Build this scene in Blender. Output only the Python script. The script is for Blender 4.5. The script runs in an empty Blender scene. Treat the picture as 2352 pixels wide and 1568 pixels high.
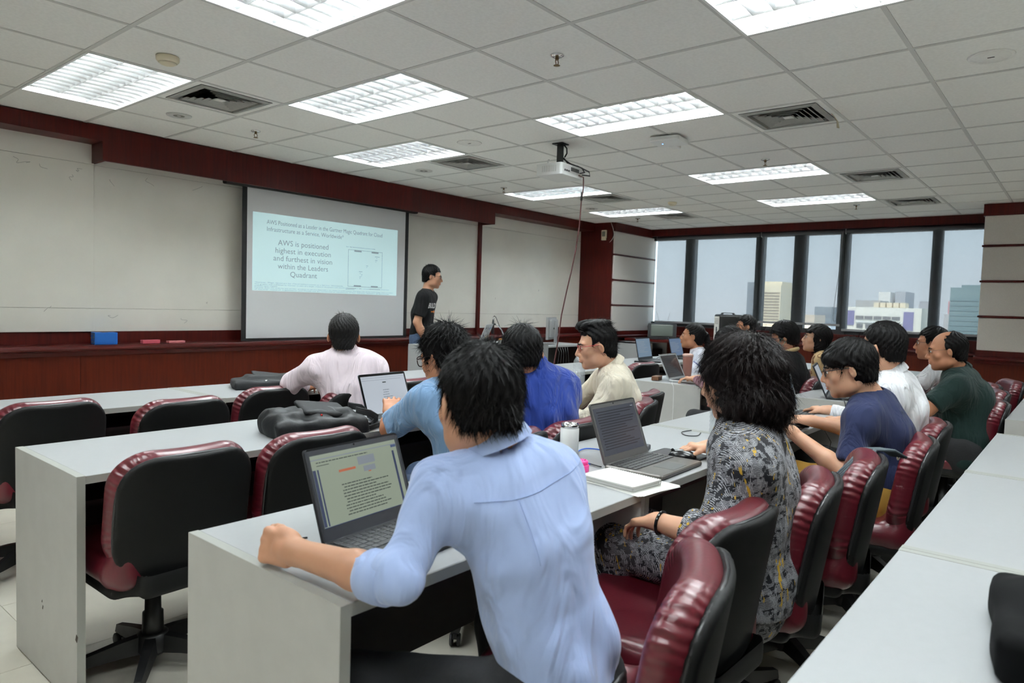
import bpy, math, random
import numpy as np
from mathutils import Vector, Matrix

# ------------------------------------------------------------------ camera, sky, sun, exposure
SC = bpy.context.scene
COL = SC.collection
PI = math.pi

def _camera():
    yaw, pitch, roll = 0.8791, -0.0538, 0.0311
    f = Vector((math.sin(yaw)*math.cos(pitch), math.cos(yaw)*math.cos(pitch), math.sin(pitch)))
    r = Vector((math.cos(yaw), -math.sin(yaw), 0)); u = r.cross(f)
    r2 = r*math.cos(roll)+u*math.sin(roll); u2 = -r*math.sin(roll)+u*math.cos(roll)
    m = Matrix((r2, u2, -f)).transposed().to_4x4()
    m.translation = Vector((-1.497, -4.3674, 1.3254))
    cd = bpy.data.cameras.new('camera'); co = bpy.data.objects.new('camera', cd); COL.objects.link(co)
    co.matrix_world = m
    cd.sensor_width = 36.0; cd.lens = 1601.0/2352*36
    cd.clip_start = 0.02; cd.clip_end = 5000
    cd.dof.use_dof = True; cd.dof.focus_distance = 3.3; cd.dof.aperture_fstop = 5.0
    SC.camera = co
_camera()

SC.view_settings.view_transform = 'Standard'
SC.view_settings.look = 'None'
SC.view_settings.gamma = 1.0
SC.view_settings.use_curve_mapping = False
SC.view_settings.exposure = 0.10
SC.cycles.max_bounces = 9; SC.cycles.diffuse_bounces = 7; SC.cycles.glossy_bounces = 3; SC.cycles.transmission_bounces = 4
SC.cycles.transparent_max_bounces = 10; SC.cycles.caustics_reflective = False; SC.cycles.caustics_refractive = False
SC.cycles.adaptive_threshold = 0.12

W = bpy.data.worlds.new('hazy_sky'); SC.world = W; W.use_nodes = True
_n = W.node_tree.nodes; _l = W.node_tree.links; _n.clear()
_o = _n.new('ShaderNodeOutputWorld'); _b = _n.new('ShaderNodeBackground')
_tc = _n.new('ShaderNodeTexCoord'); _sx = _n.new('ShaderNodeSeparateXYZ'); _cr = _n.new('ShaderNodeValToRGB')
_cr.color_ramp.elements[0].position = 0.0; _cr.color_ramp.elements[0].color = (.80, .83, .90, 1)
_cr.color_ramp.elements[1].position = 0.30; _cr.color_ramp.elements[1].color = (.60, .83, 1.0, 1)
_l.new(_tc.outputs['Generated'], _sx.inputs[0]); _l.new(_sx.outputs['Z'], _cr.inputs[0])
_l.new(_cr.outputs[0], _b.inputs[0]); _b.inputs[1].default_value = 2.4
_l.new(_b.outputs[0], _o.inputs[0])

_sd = bpy.data.lights.new('sun', 'SUN'); _so = bpy.data.objects.new('sun', _sd); COL.objects.link(_so)
_sd.energy = 7.5; _sd.color = (1.0, .93, .82); _sd.angle = 0.01
_so.rotation_euler = (math.radians(12), math.radians(-52), 0)      # shines from behind the building onto the city
_so.location = (-40, 0, 60)

# ------------------------------------------------------------------ helpers: colours, materials
def srgb(r, g, b):
    f = lambda c: (c/255/12.92) if c/255 <= .04045 else ((c/255+.055)/1.055)**2.4
    return (f(r), f(g), f(b), 1.0)

MATS = {}
def mat(name, col, rough=.5, metal=0.0, noise=0.0, nscale=20.0, bump=0.0, bscale=200.0, stretch=(1, 1, 1), spec=.5,
        emit=None, estr=0.0, sheen=0.0, coat=0.0, col2=None, sss=0.0):
    if name in MATS: return MATS[name]
    m = bpy.data.materials.new(name); m.use_nodes = True; MATS[name] = m
    nt = m.node_tree; bs = nt.nodes['Principled BSDF']
    c = col if len(col) == 4 else (*col, 1)
    bs.inputs['Base Color'].default_value = c
    bs.inputs['Roughness'].default_value = rough; bs.inputs['Metallic'].default_value = metal
    bs.inputs['Specular IOR Level'].default_value = spec
    if sheen: bs.inputs['Sheen Weight'].default_value = sheen
    if coat: bs.inputs['Coat Weight'].default_value = coat; bs.inputs['Coat Roughness'].default_value = .15
    if sss:
        bs.inputs['Subsurface Weight'].default_value = sss
        bs.inputs['Subsurface Radius'].default_value = (.012, .005, .003)
        bs.inputs['Subsurface Scale'].default_value = 1.0
    if emit is not None:
        bs.inputs['Emission Color'].default_value = emit; bs.inputs['Emission Strength'].default_value = estr
    if noise or bump or col2:
        tc = nt.nodes.new('ShaderNodeTexCoord'); mp = nt.nodes.new('ShaderNodeMapping')
        mp.inputs['Scale'].default_value = stretch
        nt.links.new(tc.outputs['Object'], mp.inputs['Vector'])
        if noise or col2:
            nz = nt.nodes.new('ShaderNodeTexNoise'); nz.inputs['Scale'].default_value = nscale; nz.inputs['Detail'].default_value = 6
            nt.links.new(mp.outputs[0], nz.inputs['Vector'])
            mx = nt.nodes.new('ShaderNodeMix'); mx.data_type = 'RGBA'
            rp = nt.nodes.new('ShaderNodeValToRGB')
            rp.color_ramp.elements[0].position = .35; rp.color_ramp.elements[1].position = .65
            nt.links.new(nz.outputs['Fac'], rp.inputs[0])
            nt.links.new(rp.outputs[0], mx.inputs['Factor'])
            c2 = col2 if col2 else tuple(max(0, x*(1-noise)) for x in c[:3])+(1,)
            if len(c2) == 3: c2 = (*c2, 1)
            mx.inputs['A'].default_value = c; mx.inputs['B'].default_value = c2
            nt.links.new(mx.outputs['Result'], bs.inputs['Base Color'])
        if bump:
            nb = nt.nodes.new('ShaderNodeTexNoise'); nb.inputs['Scale'].default_value = bscale; nb.inputs['Detail'].default_value = 4
            nt.links.new(mp.outputs[0], nb.inputs['Vector'])
            bp = nt.nodes.new('ShaderNodeBump'); bp.inputs['Strength'].default_value = bump; bp.inputs['Distance'].default_value = .01
            nt.links.new(nb.outputs['Fac'], bp.inputs['Height']); nt.links.new(bp.outputs[0], bs.inputs['Normal'])
    return m

def emissive(name, col, strength):
    if name in MATS: return MATS[name]
    m = bpy.data.materials.new(name); m.use_nodes = True; MATS[name] = m
    nt = m.node_tree; nt.nodes.clear()
    o = nt.nodes.new('ShaderNodeOutputMaterial'); e = nt.nodes.new('ShaderNodeEmission')
    e.inputs[0].default_value = col if len(col) == 4 else (*col, 1); e.inputs[1].default_value = strength
    nt.links.new(e.outputs[0], o.inputs[0]); return m

# ------------------------------------------------------------------ helpers: meshes
class MB:
    """collects boxes, prisms, tubes, lathes; build() links them as one mesh object"""
    def __init__(s): s.v = []; s.f = []; s.mi = []; s.sm = []; s.cur = 0
    def add(s, vs, fs, smooth=False):
        n = len(s.v); s.v += [tuple(v) for v in vs]
        for f in fs: s.f.append(tuple(n+i for i in f)); s.mi.append(s.cur); s.sm.append(smooth)
        return s
    def box(s, x0, x1, y0, y1, z0, z1):
        vs = [(x, y, z) for z in (z0, z1) for y in (y0, y1) for x in (x0, x1)]
        return s.add(vs, [(0, 2, 3, 1), (4, 5, 7, 6), (0, 1, 5, 4), (2, 6, 7, 3), (0, 4, 6, 2), (1, 3, 7, 5)])
    def cbox(s, cx, cy, cz, sx, sy, sz, M=None):
        vs = [Vector((x*sx/2, y*sy/2, z*sz/2)) for z in (-1, 1) for y in (-1, 1) for x in (-1, 1)]
        if M is not None: vs = [M @ v for v in vs]
        vs = [v+Vector((cx, cy, cz)) for v in vs]
        return s.add(vs, [(0, 2, 3, 1), (4, 5, 7, 6), (0, 1, 5, 4), (2, 6, 7, 3), (0, 4, 6, 2), (1, 3, 7, 5)])
    def rbox(s, x0, x1, y0, y1, z0, z1, r=.005, seg=3, axis='z'):
        """box with the four edges along one axis rounded and a small chamfer on the two caps"""
        c = min(r*.5, .004)
        a = dict(x=(y0, y1, z0, z1, x0, x1), y=(x0, x1, z0, z1, y0, y1), z=(x0, x1, y0, y1, z0, z1))[axis]
        def ring(ins):
            pts = []
            u0, u1, v0, v1 = a[0]+ins, a[1]-ins, a[2]+ins, a[3]-ins
            rr = max(r-ins, .0005)
            for (cx, cy, st) in ((u1-rr, v1-rr, 0), (u0+rr, v1-rr, 1), (u0+rr, v0+rr, 2), (u1-rr, v0+rr, 3)):
                for k in range(seg+1):
                    t = (st+k/seg)*PI/2; pts.append((cx+rr*math.cos(t), cy+rr*math.sin(t)))
            return pts
        rings = [(ring(c), a[4]), (ring(0), a[4]+c), (ring(0), a[5]-c), (ring(c), a[5])]
        vs = []
        for pts, w in rings:
            for (p, q) in pts:
                vs.append({'x': (w, p, q), 'y': (p, w, q), 'z': (p, q, w)}[axis])
        n = len(rings[0][0]); fs = []
        flip = axis == 'y'
        for i in range(3):
            for k in range(n):
                q = (i*n+k, i*n+(k+1) % n, (i+1)*n+(k+1) % n, (i+1)*n+k)
                fs.append(q[::-1] if flip else q)
        b, t = tuple(range(n))[::-1], tuple(range(3*n, 4*n))
        fs += [b[::-1], t[::-1]] if flip else [b, t]
        return s.add(vs, fs)
    def tube(s, pts, r, n=8, closed=False, cap=True):
        pts = [Vector(p) for p in pts]; m = len(pts)
        rs = r if isinstance(r, (list, tuple)) else [r]*m
        vs = []; up = None
        for i, p in enumerate(pts):
            if closed: d = pts[(i+1) % m]-pts[i-1]
            else: d = pts[min(i+1, m-1)]-pts[max(i-1, 0)]
            d.normalize()
            if up is None:
                up = Vector((0, 0, 1)) if abs(d.z) < .9 else Vector((1, 0, 0))
            a = d.cross(up)
            if a.length < 1e-6: a = d.orthogonal()
            a.normalize(); b = a.cross(d); up = b
            for k in range(n):
                t = 2*PI*k/n; vs.append(p+(a*math.cos(t)+b*math.sin(t))*rs[i])
        fs = []
        for i in range(m if closed else m-1):
            j = (i+1) % m
            for k in range(n): fs.append((i*n+k, i*n+(k+1) % n, j*n+(k+1) % n, j*n+k))
        s.add(vs, fs, True)
        if cap and not closed:
            n0 = len(s.v)-m*n
            s.f.append(tuple(n0+k for k in range(n))[::-1]); s.mi.append(s.cur); s.sm.append(False)
            s.f.append(tuple(n0+(m-1)*n+k for k in range(n))); s.mi.append(s.cur); s.sm.append(False)
        return s
    def lathe(s, prof, n=24, c=(0, 0, 0), smooth=True, M=None):
        """prof: (radius, z) from bottom to top, about the z axis"""
        vs = []
        for r, z in prof:
            for k in range(n):
                t = 2*PI*k/n; v = Vector((r*math.cos(t), r*math.sin(t), z))
                if M is not None: v = M @ v
                vs.append(v+Vector(c))
        fs = []
        for i in range(len(prof)-1):
            for k in range(n): fs.append((i*n+k, i*n+(k+1) % n, (i+1)*n+(k+1) % n, (i+1)*n+k))
        n0 = len(s.v); s.add(vs, fs, smooth)
        if prof[0][0] > 1e-5: s.f.append(tuple(n0+k for k in range(n))[::-1]); s.mi.append(s.cur); s.sm.append(False)
        if prof[-1][0] > 1e-5: s.f.append(tuple(n0+(len(prof)-1)*n+k for k in range(n))); s.mi.append(s.cur); s.sm.append(False)
        return s
    def prism(s, poly, y0, y1, axis='y', smooth=False):
        """extrude a polygon: axis y: poly in (x,z); axis x: poly in (y,z); axis z: poly in (x,y)"""
        g = {'y': lambda p, w: (p[0], w, p[1]), 'x': lambda p, w: (w, p[0], p[1]), 'z': lambda p, w: (p[0], p[1], w)}[axis]
        n = len(poly); vs = [g(p, y0) for p in poly]+[g(p, y1) for p in poly]
        fs = [tuple(range(n)), tuple(range(n, 2*n))[::-1]]+[(k, n+k, n+(k+1) % n, (k+1) % n) for k in range(n)]
        return s.add(vs, fs, smooth)
    def mesh(s, name, mats):
        me = bpy.data.meshes.new(name); me.from_pydata(s.v, [], s.f)
        if not isinstance(mats, (list, tuple)): mats = [mats]
        for m in mats: me.materials.append(m)
        if len(mats) > 1: me.polygons.foreach_set('material_index', s.mi)
        me.polygons.foreach_set('use_smooth', s.sm)
        me.update(); return me
    def build(s, name, mats, parent=None, **kw):
        return link(name, s.mesh(name, mats), parent, **kw)

def fix_normals(me):
    import bmesh
    bm = bmesh.new(); bm.from_mesh(me); bmesh.ops.recalc_face_normals(bm, faces=bm.faces); bm.to_mesh(me); bm.free()

def link(name, data, parent=None, loc=None, rot=None, kind=None, label=None, cat=None, group=None):
    o = bpy.data.objects.new(name, data); COL.objects.link(o)
    if parent is not None: o.parent = parent
    if loc is not None: o.location = loc
    if rot is not None: o.rotation_euler = rot
    if kind: o['kind'] = kind
    if label: o['label'] = label
    if cat: o['category'] = cat
    if group: o['group'] = group
    return o

def thing(name, label, cat, loc=(0, 0, 0), rz=0.0, group=None, kind=None):
    return link(name, None, None, loc, (0, 0, rz), kind, label, cat, group)

def copy_tree(o, parent=None, loc=None, rot=None, label=None, group=None):
    c = o.copy(); COL.objects.link(c)
    if parent is not None: c.parent = parent
    if loc is not None: c.location = loc
    if rot is not None: c.rotation_euler = rot
    if label: c['label'] = label
    if group: c['group'] = group
    for ch in list(o.children): copy_tree(ch, c)
    return c

def text_mesh(name, s, size, align='LEFT', extrude=.0002, spacing=1.0, line=1.0, bold=0.0):
    cu = bpy.data.curves.new(name+'_font', 'FONT'); cu.body = s; cu.size = size; cu.align_x = align
    cu.extrude = extrude; cu.space_character = spacing; cu.space_line = line; cu.resolution_u = 3; cu.offset = bold
    t = bpy.data.objects.new(name+'_tmp', cu); COL.objects.link(t)
    dg = bpy.context.evaluated_depsgraph_get(); dg.update()
    me = bpy.data.meshes.new_from_object(t.evaluated_get(dg))
    bpy.data.objects.remove(t); bpy.data.curves.remove(cu)
    me.materials.clear(); me.name = name
    return me

# ------------------------------------------------------------------ helpers: implicit surfaces (for bodies, cushions, bags)
def smin(a, b, k):
    h = np.clip(.5+.5*(b-a)/k, 0, 1); return b+(a-b)*h-k*h*(1-h)

class Field:
    BIG = 0.12
    def __init__(s, lo, hi, step, dense=()):
        """dense: (center, half size (3), step) boxes sampled more finely"""
        s.ax = []
        for d in range(3):
            xs = [lo[d]]
            while xs[-1] < hi[d]:
                st = step
                for c, h, ds in dense:
                    if c[d]-h[d]-step*.5 <= xs[-1] <= c[d]+h[d]: st = min(st, ds)
                xs.append(xs[-1]+st)
            s.ax.append(np.array(xs, np.float32))
        s.D = np.full([len(a) for a in s.ax], s.BIG, np.float32)
    def sub(s, lo, hi, pad):
        sl = []
        for d in range(3):
            a = s.ax[d]; i0 = int(np.searchsorted(a, lo[d]-pad)); i1 = int(np.searchsorted(a, hi[d]+pad))
            if i1 <= i0: return None, None
            sl.append(slice(i0, i1))
        P = np.stack(np.broadcast_arrays(s.ax[0][sl[0]][:, None, None], s.ax[1][sl[1]][None, :, None], s.ax[2][sl[2]][None, None, :]), -1)
        return tuple(sl), P
    def put(s, sl, d, k, op):
        A = s.D[sl]
        if op == 'add': s.D[sl] = np.minimum(A, d) if k <= 0 else smin(A, d, k)
        elif op == 'cut': s.D[sl] = -smin(-A, d, max(k, 1e-4))
    def cone(s, a, b, ra, rb, k=.02, op="add", flat=False):
        a = np.array(a, np.float32); b = np.array(b, np.float32); R = max(ra, rb)
        sl, P = s.sub(np.minimum(a, b)-R, np.maximum(a, b)+R, .05)
        if sl is None: return
        ba = b-a; t = np.clip(((P-a)@ba)/max(float(ba@ba), 1e-9), 0, 1)
        if flat: t = np.maximum(((P-a)@ba)/max(float(ba@ba), 1e-9), 0)
        d = np.linalg.norm(P-a-t[..., None]*ba, axis=-1)-(ra+(rb-ra)*t)
        if flat: d = np.maximum(d, (t-1)*float(np.linalg.norm(ba)))
        s.put(sl, d, k, op)
    def ell(s, c, r, R=None, k=.02, op='add', n=2.0):
        c = np.array(c, np.float32); r = np.array(r, np.float32); m = float(r.max())
        sl, P = s.sub(c-m, c+m, .05)
        if sl is None: return
        Q = P-c
        if R is not None: Q = Q@np.array(R, np.float32)        # columns of R: local axes in world
        if n == 2.0:
            k0 = np.linalg.norm(Q/r, axis=-1); k1 = np.linalg.norm(Q/(r*r), axis=-1)
            d = k0*(k0-1)/np.maximum(k1, 1e-6)
        else:
            k0 = (np.abs(Q/r)**n).sum(-1)**(1/n); d = (k0-1)*float(r.min())
        s.put(sl, d, k, op)
    def rbox(s, c, h, rad, R=None, k=.02, op='add'):
        c = np.array(c, np.float32); h = np.array(h, np.float32); m = float(np.linalg.norm(h))
        sl, P = s.sub(c-m, c+m, .05)
        if sl is None: return
        Q = P-c
        if R is not None: Q = Q@np.array(R, np.float32)
        q = np.abs(Q)-(h-rad)
        d = np.linalg.norm(np.maximum(q, 0), axis=-1)+np.minimum(q.max(-1), 0)-rad
        s.put(sl, d, k, op)
    def loft(s, pts, ab, side, k=.03, op='add', n=2.2, pad=.06):
        """elliptic sections along a polyline; ab: (half width along side, half depth) per point"""
        pts = [np.array(p, np.float32) for p in pts]; side = np.array(side, np.float32)
        m = max(max(q) for q in ab)
        lo = np.min(pts, 0)-m; hi = np.max(pts, 0)+m
        sl, P = s.sub(lo, hi, pad)
        if sl is None: return
        best = None
        for i in range(len(pts)-1):
            a, b = pts[i], pts[i+1]; ba = b-a; L2 = float(ba@ba)
            t = np.clip(((P-a)@ba)/L2, 0, 1); Q = P-a-t[..., None]*ba
            sd = side-ba*float(side@ba)/L2; sd = sd/np.linalg.norm(sd)
            u = Q@sd; rest = np.sqrt(np.maximum((Q*Q).sum(-1)-u*u, 0))
            A = ab[i][0]+(ab[i+1][0]-ab[i][0])*t; B = ab[i][1]+(ab[i+1][1]-ab[i][1])*t
            d = (((np.abs(u)/A)**n+(rest/B)**n)**(1/n)-1)*np.minimum(A, B)
            best = d if best is None else np.minimum(best, d)
        s.put(sl, best, k, op)
    def plane(s, p, nrm, k=.004):
        """cut away the side the normal points to"""
        p = np.array(p, np.float32); nrm = np.array(nrm, np.float32); nrm = nrm/np.linalg.norm(nrm)
        d = (s.ax[0][:, None, None]-p[0])*nrm[0]+(s.ax[1][None, :, None]-p[1])*nrm[1]+(s.ax[2][None, None, :]-p[2])*nrm[2]
        s.D = -smin(-s.D, -d, k)
    def warp(s, fn):
        """fn(X, Y, Z) -> amount added to the distance, near the surface only"""
        near = np.abs(s.D) < .05
        i, j, k = np.nonzero(near)
        s.D[near] += fn(s.ax[0][i], s.ax[1][j], s.ax[2][k]).astype(np.float32)
    def nets(s):
        D, ax = s.D, s.ax
        S = D < 0
        n = [len(a)-1 for a in ax]
        c = np.zeros(n, np.int8)
        for i in (0, 1):
            for j in (0, 1):
                for k in (0, 1): c += S[i:n[0]+i, j:n[1]+j, k:n[2]+k]
        I, J, K = np.nonzero((c > 0) & (c < 8)); N = len(I)
        idx = np.full(n, -1, np.int32); idx[I, J, K] = np.arange(N)
        V = {}
        for i in (0, 1):
            for j in (0, 1):
                for k in (0, 1): V[i, j, k] = D[I+i, J+j, K+k]
        acc = np.zeros((N, 3)); cnt = np.zeros(N)
        for d in range(3):
            for p in (0, 1):
                for q in (0, 1):
                    e0 = [p, q]; e0.insert(d, 0); e1 = [p, q]; e1.insert(d, 1)
                    a, b = V[tuple(e0)], V[tuple(e1)]
                    m = (a < 0) != (b < 0); den = np.where(m, a-b, 1); t = np.where(m, a/den, 0)
                    pt = np.tile(np.array(e0, float), (N, 1)); pt[:, d] = t
                    acc += pt*m[:, None]; cnt += m
        fr = acc/np.maximum(cnt, 1)[:, None]
        P = np.stack([ax[d][q]+fr[:, d]*(ax[d][q+1]-ax[d][q]) for d, q in enumerate((I, J, K))], 1)
        F = []
        for d in range(3):
            o = [x for x in range(3) if x != d]
            sl0 = [slice(1, -1)]*3; sl1 = [slice(1, -1)]*3
            sl0[d] = slice(0, -1); sl1[d] = slice(1, None)
            a, b = S[tuple(sl0)], S[tuple(sl1)]
            E = np.stack(np.nonzero(a != b), 1)
            if not len(E): continue
            ins = a[tuple(E.T)]
            for x in o: E[:, x] += 1
            def cell(du, dv):
                Q = E.copy(); Q[:, o[0]] -= du; Q[:, o[1]] -= dv
                return idx[Q[:, 0], Q[:, 1], Q[:, 2]]
            q = np.stack([cell(1, 1), cell(0, 1), cell(0, 0), cell(1, 0)], 1)
            fl = ins if d != 1 else ~ins
            q[~fl] = q[~fl][:, ::-1]
            F.append(q)
        F = np.concatenate(F); F = F[(F >= 0).all(1)]
        return P.astype(np.float32), F.astype(np.int32)

def relax(P, F, it=2, w=.5):
    e = np.concatenate([F[:, [0, 1]], F[:, [1, 2]], F[:, [2, 3]], F[:, [3, 0]]])
    for _ in range(it):
        acc = np.zeros_like(P); cnt = np.zeros(len(P), np.float32)
        np.add.at(acc, e[:, 0], P[e[:, 1]]); np.add.at(cnt, e[:, 0], 1)
        np.add.at(acc, e[:, 1], P[e[:, 0]]); np.add.at(cnt, e[:, 1], 1)
        P = P+(acc/np.maximum(cnt, 1)[:, None]-P)*w
    return P

def np_mesh(name, P, F, mats, mi=None, smooth=True):
    me = bpy.data.meshes.new(name)
    nv, nf = len(P), len(F); w = F.shape[1]
    me.vertices.add(nv); me.vertices.foreach_set('co', np.ascontiguousarray(P, np.float32).ravel())
    me.loops.add(nf*w); me.loops.foreach_set('vertex_index', np.ascontiguousarray(F, np.int32).ravel())
    me.polygons.add(nf); me.polygons.foreach_set('loop_start', np.arange(0, nf*w, w, dtype=np.int32))
    me.polygons.foreach_set('use_smooth', np.full(nf, smooth, bool))
    for m in (mats if isinstance(mats, (list, tuple)) else [mats]): me.materials.append(m)
    if mi is not None: me.polygons.foreach_set('material_index', np.asarray(mi, np.int32))
    me.update(calc_edges=True); me.validate(); return me

def sdf_mesh(name, fld, mats, it=1):
    P, F = fld.nets(); P = relax(P, F, it); return np_mesh(name, P, F, mats)
# ================================================================== the room
H = 2.65
GX, GY = 0.617, 0.6            # ceiling grid
def wood(name, c1, c2, rough=.32, coat=.25, axis='z'):
    m = bpy.data.materials.new(name); m.use_nodes = True; MATS[name] = m
    nt = m.node_tree; bs = nt.nodes['Principled BSDF']
    tc = nt.nodes.new('ShaderNodeTexCoord'); mp = nt.nodes.new('ShaderNodeMapping')
    mp.inputs['Scale'].default_value = {'z': (26, 26, 1.3), 'x': (1.3, 26, 26)}[axis]
    nz = nt.nodes.new('ShaderNodeTexNoise'); nz.inputs['Scale'].default_value = 2.2; nz.inputs['Detail'].default_value = 8; nz.inputs['Distortion'].default_value = .6
    n2 = nt.nodes.new('ShaderNodeTexNoise'); n2.inputs['Scale'].default_value = .9; n2.inputs['Detail'].default_value = 2
    rp = nt.nodes.new('ShaderNodeValToRGB'); rp.color_ramp.elements[0].position = .3; rp.color_ramp.elements[1].position = .72
    rp.color_ramp.elements[0].color = c1; rp.color_ramp.elements[1].color = c2
    ad = nt.nodes.new('ShaderNodeMix'); ad.inputs[0].default_value = .35
    nt.links.new(tc.outputs['Object'], mp.inputs[0]); nt.links.new(mp.outputs[0], nz.inputs['Vector']); nt.links.new(tc.outputs['Object'], n2.inputs['Vector'])
    nt.links.new(nz.outputs['Fac'], ad.inputs[2]); nt.links.new(n2.outputs['Fac'], ad.inputs[3])
    nt.links.new(ad.outputs[0], rp.inputs[0]); nt.links.new(rp.outputs[0], bs.inputs['Base Color'])
    bs.inputs['Roughness'].default_value = rough; bs.inputs['Coat Weight'].default_value = coat*.4; bs.inputs['Coat Roughness'].default_value = .2; bs.inputs['Specular IOR Level'].default_value = .18
    return m
M_DARKWOOD = wood('dark_cherry_veneer', srgb(52, 13, 11), srgb(86, 23, 17), .42, .06)
M_WOOD = wood('orange_cherry_veneer', srgb(58, 16, 6), srgb(86, 27, 10), .4, .1)
M_NOSE = wood('cherry_moulding', srgb(54, 13, 12), srgb(80, 22, 18), .32, .2, 'x')
M_TILE = mat('ceiling_tile_mineral', srgb(244, 244, 241), .9, noise=.06, nscale=60, bump=.12, bscale=350)
M_TEE = mat('ceiling_tee_paint', srgb(205, 205, 202), .5)
M_PAINT = mat('off_white_wall_paint', srgb(200, 196, 188), .8)
M_FABRIC = mat('grey_acoustic_fabric', srgb(214, 208, 203), .95, noise=.10, nscale=160, bump=.25, bscale=900, sheen=.3)
M_BOARD = mat('whiteboard_enamel', srgb(244, 242, 234), .17, noise=.06, nscale=2.2, spec=.5)
M_BLACK = mat('black_plastic', srgb(22, 22, 23), .45)
M_DARKFRAME = mat('dark_window_frame', srgb(38, 40, 43), .5)
M_FLOOR = mat('beige_vinyl_tile', srgb(226, 220, 206), .3, noise=.10, nscale=5, spec=.45)
M_FLOOR_GAP = mat('floor_screed', srgb(120, 114, 104), .8)
M_LAM = mat('white_laminate', srgb(164, 166, 168), .38, noise=.02, nscale=40)
M_EDGE = mat('grey_edge_band', srgb(160, 161, 155), .45)
M_ALU = mat('louvre_aluminium', (.80, .81, .82), .24, metal=.9)
M_WHITE = mat('white_enamel', srgb(232, 233, 232), .4)
M_CHARCOAL = mat('charcoal_laminate', srgb(52, 50, 50), .6)

XL, YB_, YF, XR = -3.085, -6.6, 2.1, 9.147
# --- floor with its tiles
fl = MB().box(XL, 9.4, YB_, 2.3, -.12, -.004).build('floor', M_FLOOR_GAP, kind='structure')
ft = MB().box(.0012, .6088, .0012, .6088, -.004, 0).mesh('floor_tile', M_FLOOR)
for i in range(20):
    for j in range(14):
        link('floor_tile', ft, fl, (XL+.61*i, -6.43+.61*j, 0))
# --- ceiling slab, tees, tiles; the cells that hold lamps and vents stay open
LIGHTS = [(0, 0), (0, -4), (2, -2), (2, -7), (4, 0), (4, -4), (8, 0), (8, -4), (11, 0), (11, -4), (-3, -4), (0, -8), (-3, -8), (4, -10), (8, -9)]  # lamps left of and behind the camera are unseen, added to brighten the room
VENTS = [(1, 0), (5, 0), (9, 0), (12, 0), (5, -5), (9, -5), (12, -5)]
ce = MB().box(XL-.1, 9.6, YB_-.1, 2.35, 2.82, 2.92).build('ceiling', M_PAINT, kind='structure')
open_cells = set(VENTS)
for i, j in LIGHTS: open_cells |= {(i, j), (i, j+1)}
tile_me = {}
def tile(i, j, x0, x1, y0, y1):
    key = (round(x1-x0, 3), round(y1-y0, 3))
    if key not in tile_me:
        w, d = key; g = .010
        tile_me[key] = MB().rbox(g, w-g, g, d-g, .0035, .018, .004, 2).mesh('ceiling_tile', M_TILE)
    link('ceiling_tile', tile_me[key], ce, (x0, y0, H))
for i in range(-5, 15):
    for j in range(-11, 3):
        x0, x1, y0, y1 = i*GX, (i+1)*GX, j*GY, (j+1)*GY
        if j == 2: y1 = 1.829
        x1 = min(x1, XR); y0 = max(y0, YB_)
        if (i, j) in open_cells: continue
        tile(i, j, x0, x1, y0, y1)
for i in range(-5, 16):
    x = min(i*GX, XR-.012)
    MB().box(-.012, .012, YB_, 1.829, 0, .03).build('tee_bar', M_TEE, ce, loc=(x, 0, H))
blocked = {(i, j+1) for i, j in LIGHTS}
tee_s = MB().box(.012, GX-.012, -.011, .011, .0006, .03).mesh('cross_tee', M_TEE)
for i in range(-5, 15):
    for j in range(-10, 4):
        if (i, j) in blocked: continue            # a lamp is two cells long
        if j == 3: continue
        link('cross_tee', tee_s, ce, (i*GX, j*GY, H))
# dark strip over the open cells
# --- front wall: whiteboards, valance, ledge, wainscot
wf = MB().box(XL, 8.0, YF+.012, 2.3, 0, 2.82).build('wall_front', M_PAINT, kind='structure')
MB().box(XL, 7.97, 1.829, YF+.01, 2.53, H).build('soffit_band', M_DARKWOOD, wf)
MB().box(.747, 5.555, 1.829, 1.86, 2.377, 2.53).box(.747, .775, 1.86, YF, 2.377, 2.53).box(5.527, 5.555, 1.86, YF, 2.377, 2.53).build('valance', M_DARKWOOD, wf)
def board_panel(x0, x1, z0, z1, y):
    MB().rbox(x0, x1, y, YF+.012, z0, z1, .004, 2, 'y').build('whiteboard_panel', M_BOARD, wf)
for x0, x1, y in ((XL, -1.05, 2.06), (-1.047, .764, 2.06), (.766, 3.1, 2.085), (3.102, 5.497, 2.085), (5.548, 7.968, 2.085)):
    zb = .985 if x0 < .7 else .965
    for z0, z1 in ((zb, 1.178), (1.18, 2.368), (2.37, 2.535)): board_panel(x0, x1, z0, z1, y)
MB().box(5.497, 5.548, 2.05, YF+.01, .9, 2.53).build('board_post', M_DARKWOOD, wf)
MB().box(XL, 7.97, 2.075, YF+.01, .88, .985).build('ledge_upstand', M_DARKWOOD, wf)
def nose(x0, x1, y, name='ledge', par=wf, depth=.26):
    prof = [(y+depth, .885), (y+.03, .885), (y+.012, .882), (y+.003, .872), (y, .86), (y+.003, .848), (y+.012, .842), (y+.03, .838), (y+.04, .828), (y+.045, .80), (y+depth, .80)]
    MB().prism(prof, x0, x1, 'x').build(name, M_NOSE, par)
nose(XL, 7.97, 1.83)
for k in range(9):
    x0 = XL+k*1.228
    MB().box(x0+.001, min(x0+1.227, 7.97), 1.885, 2.1, .1, .80).build('wainscot_panel', M_WOOD, wf)
MB().box(XL, 7.97, 1.875, 2.1, 0, .1).build('baseboard_front', M_DARKWOOD, kind='structure')
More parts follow.
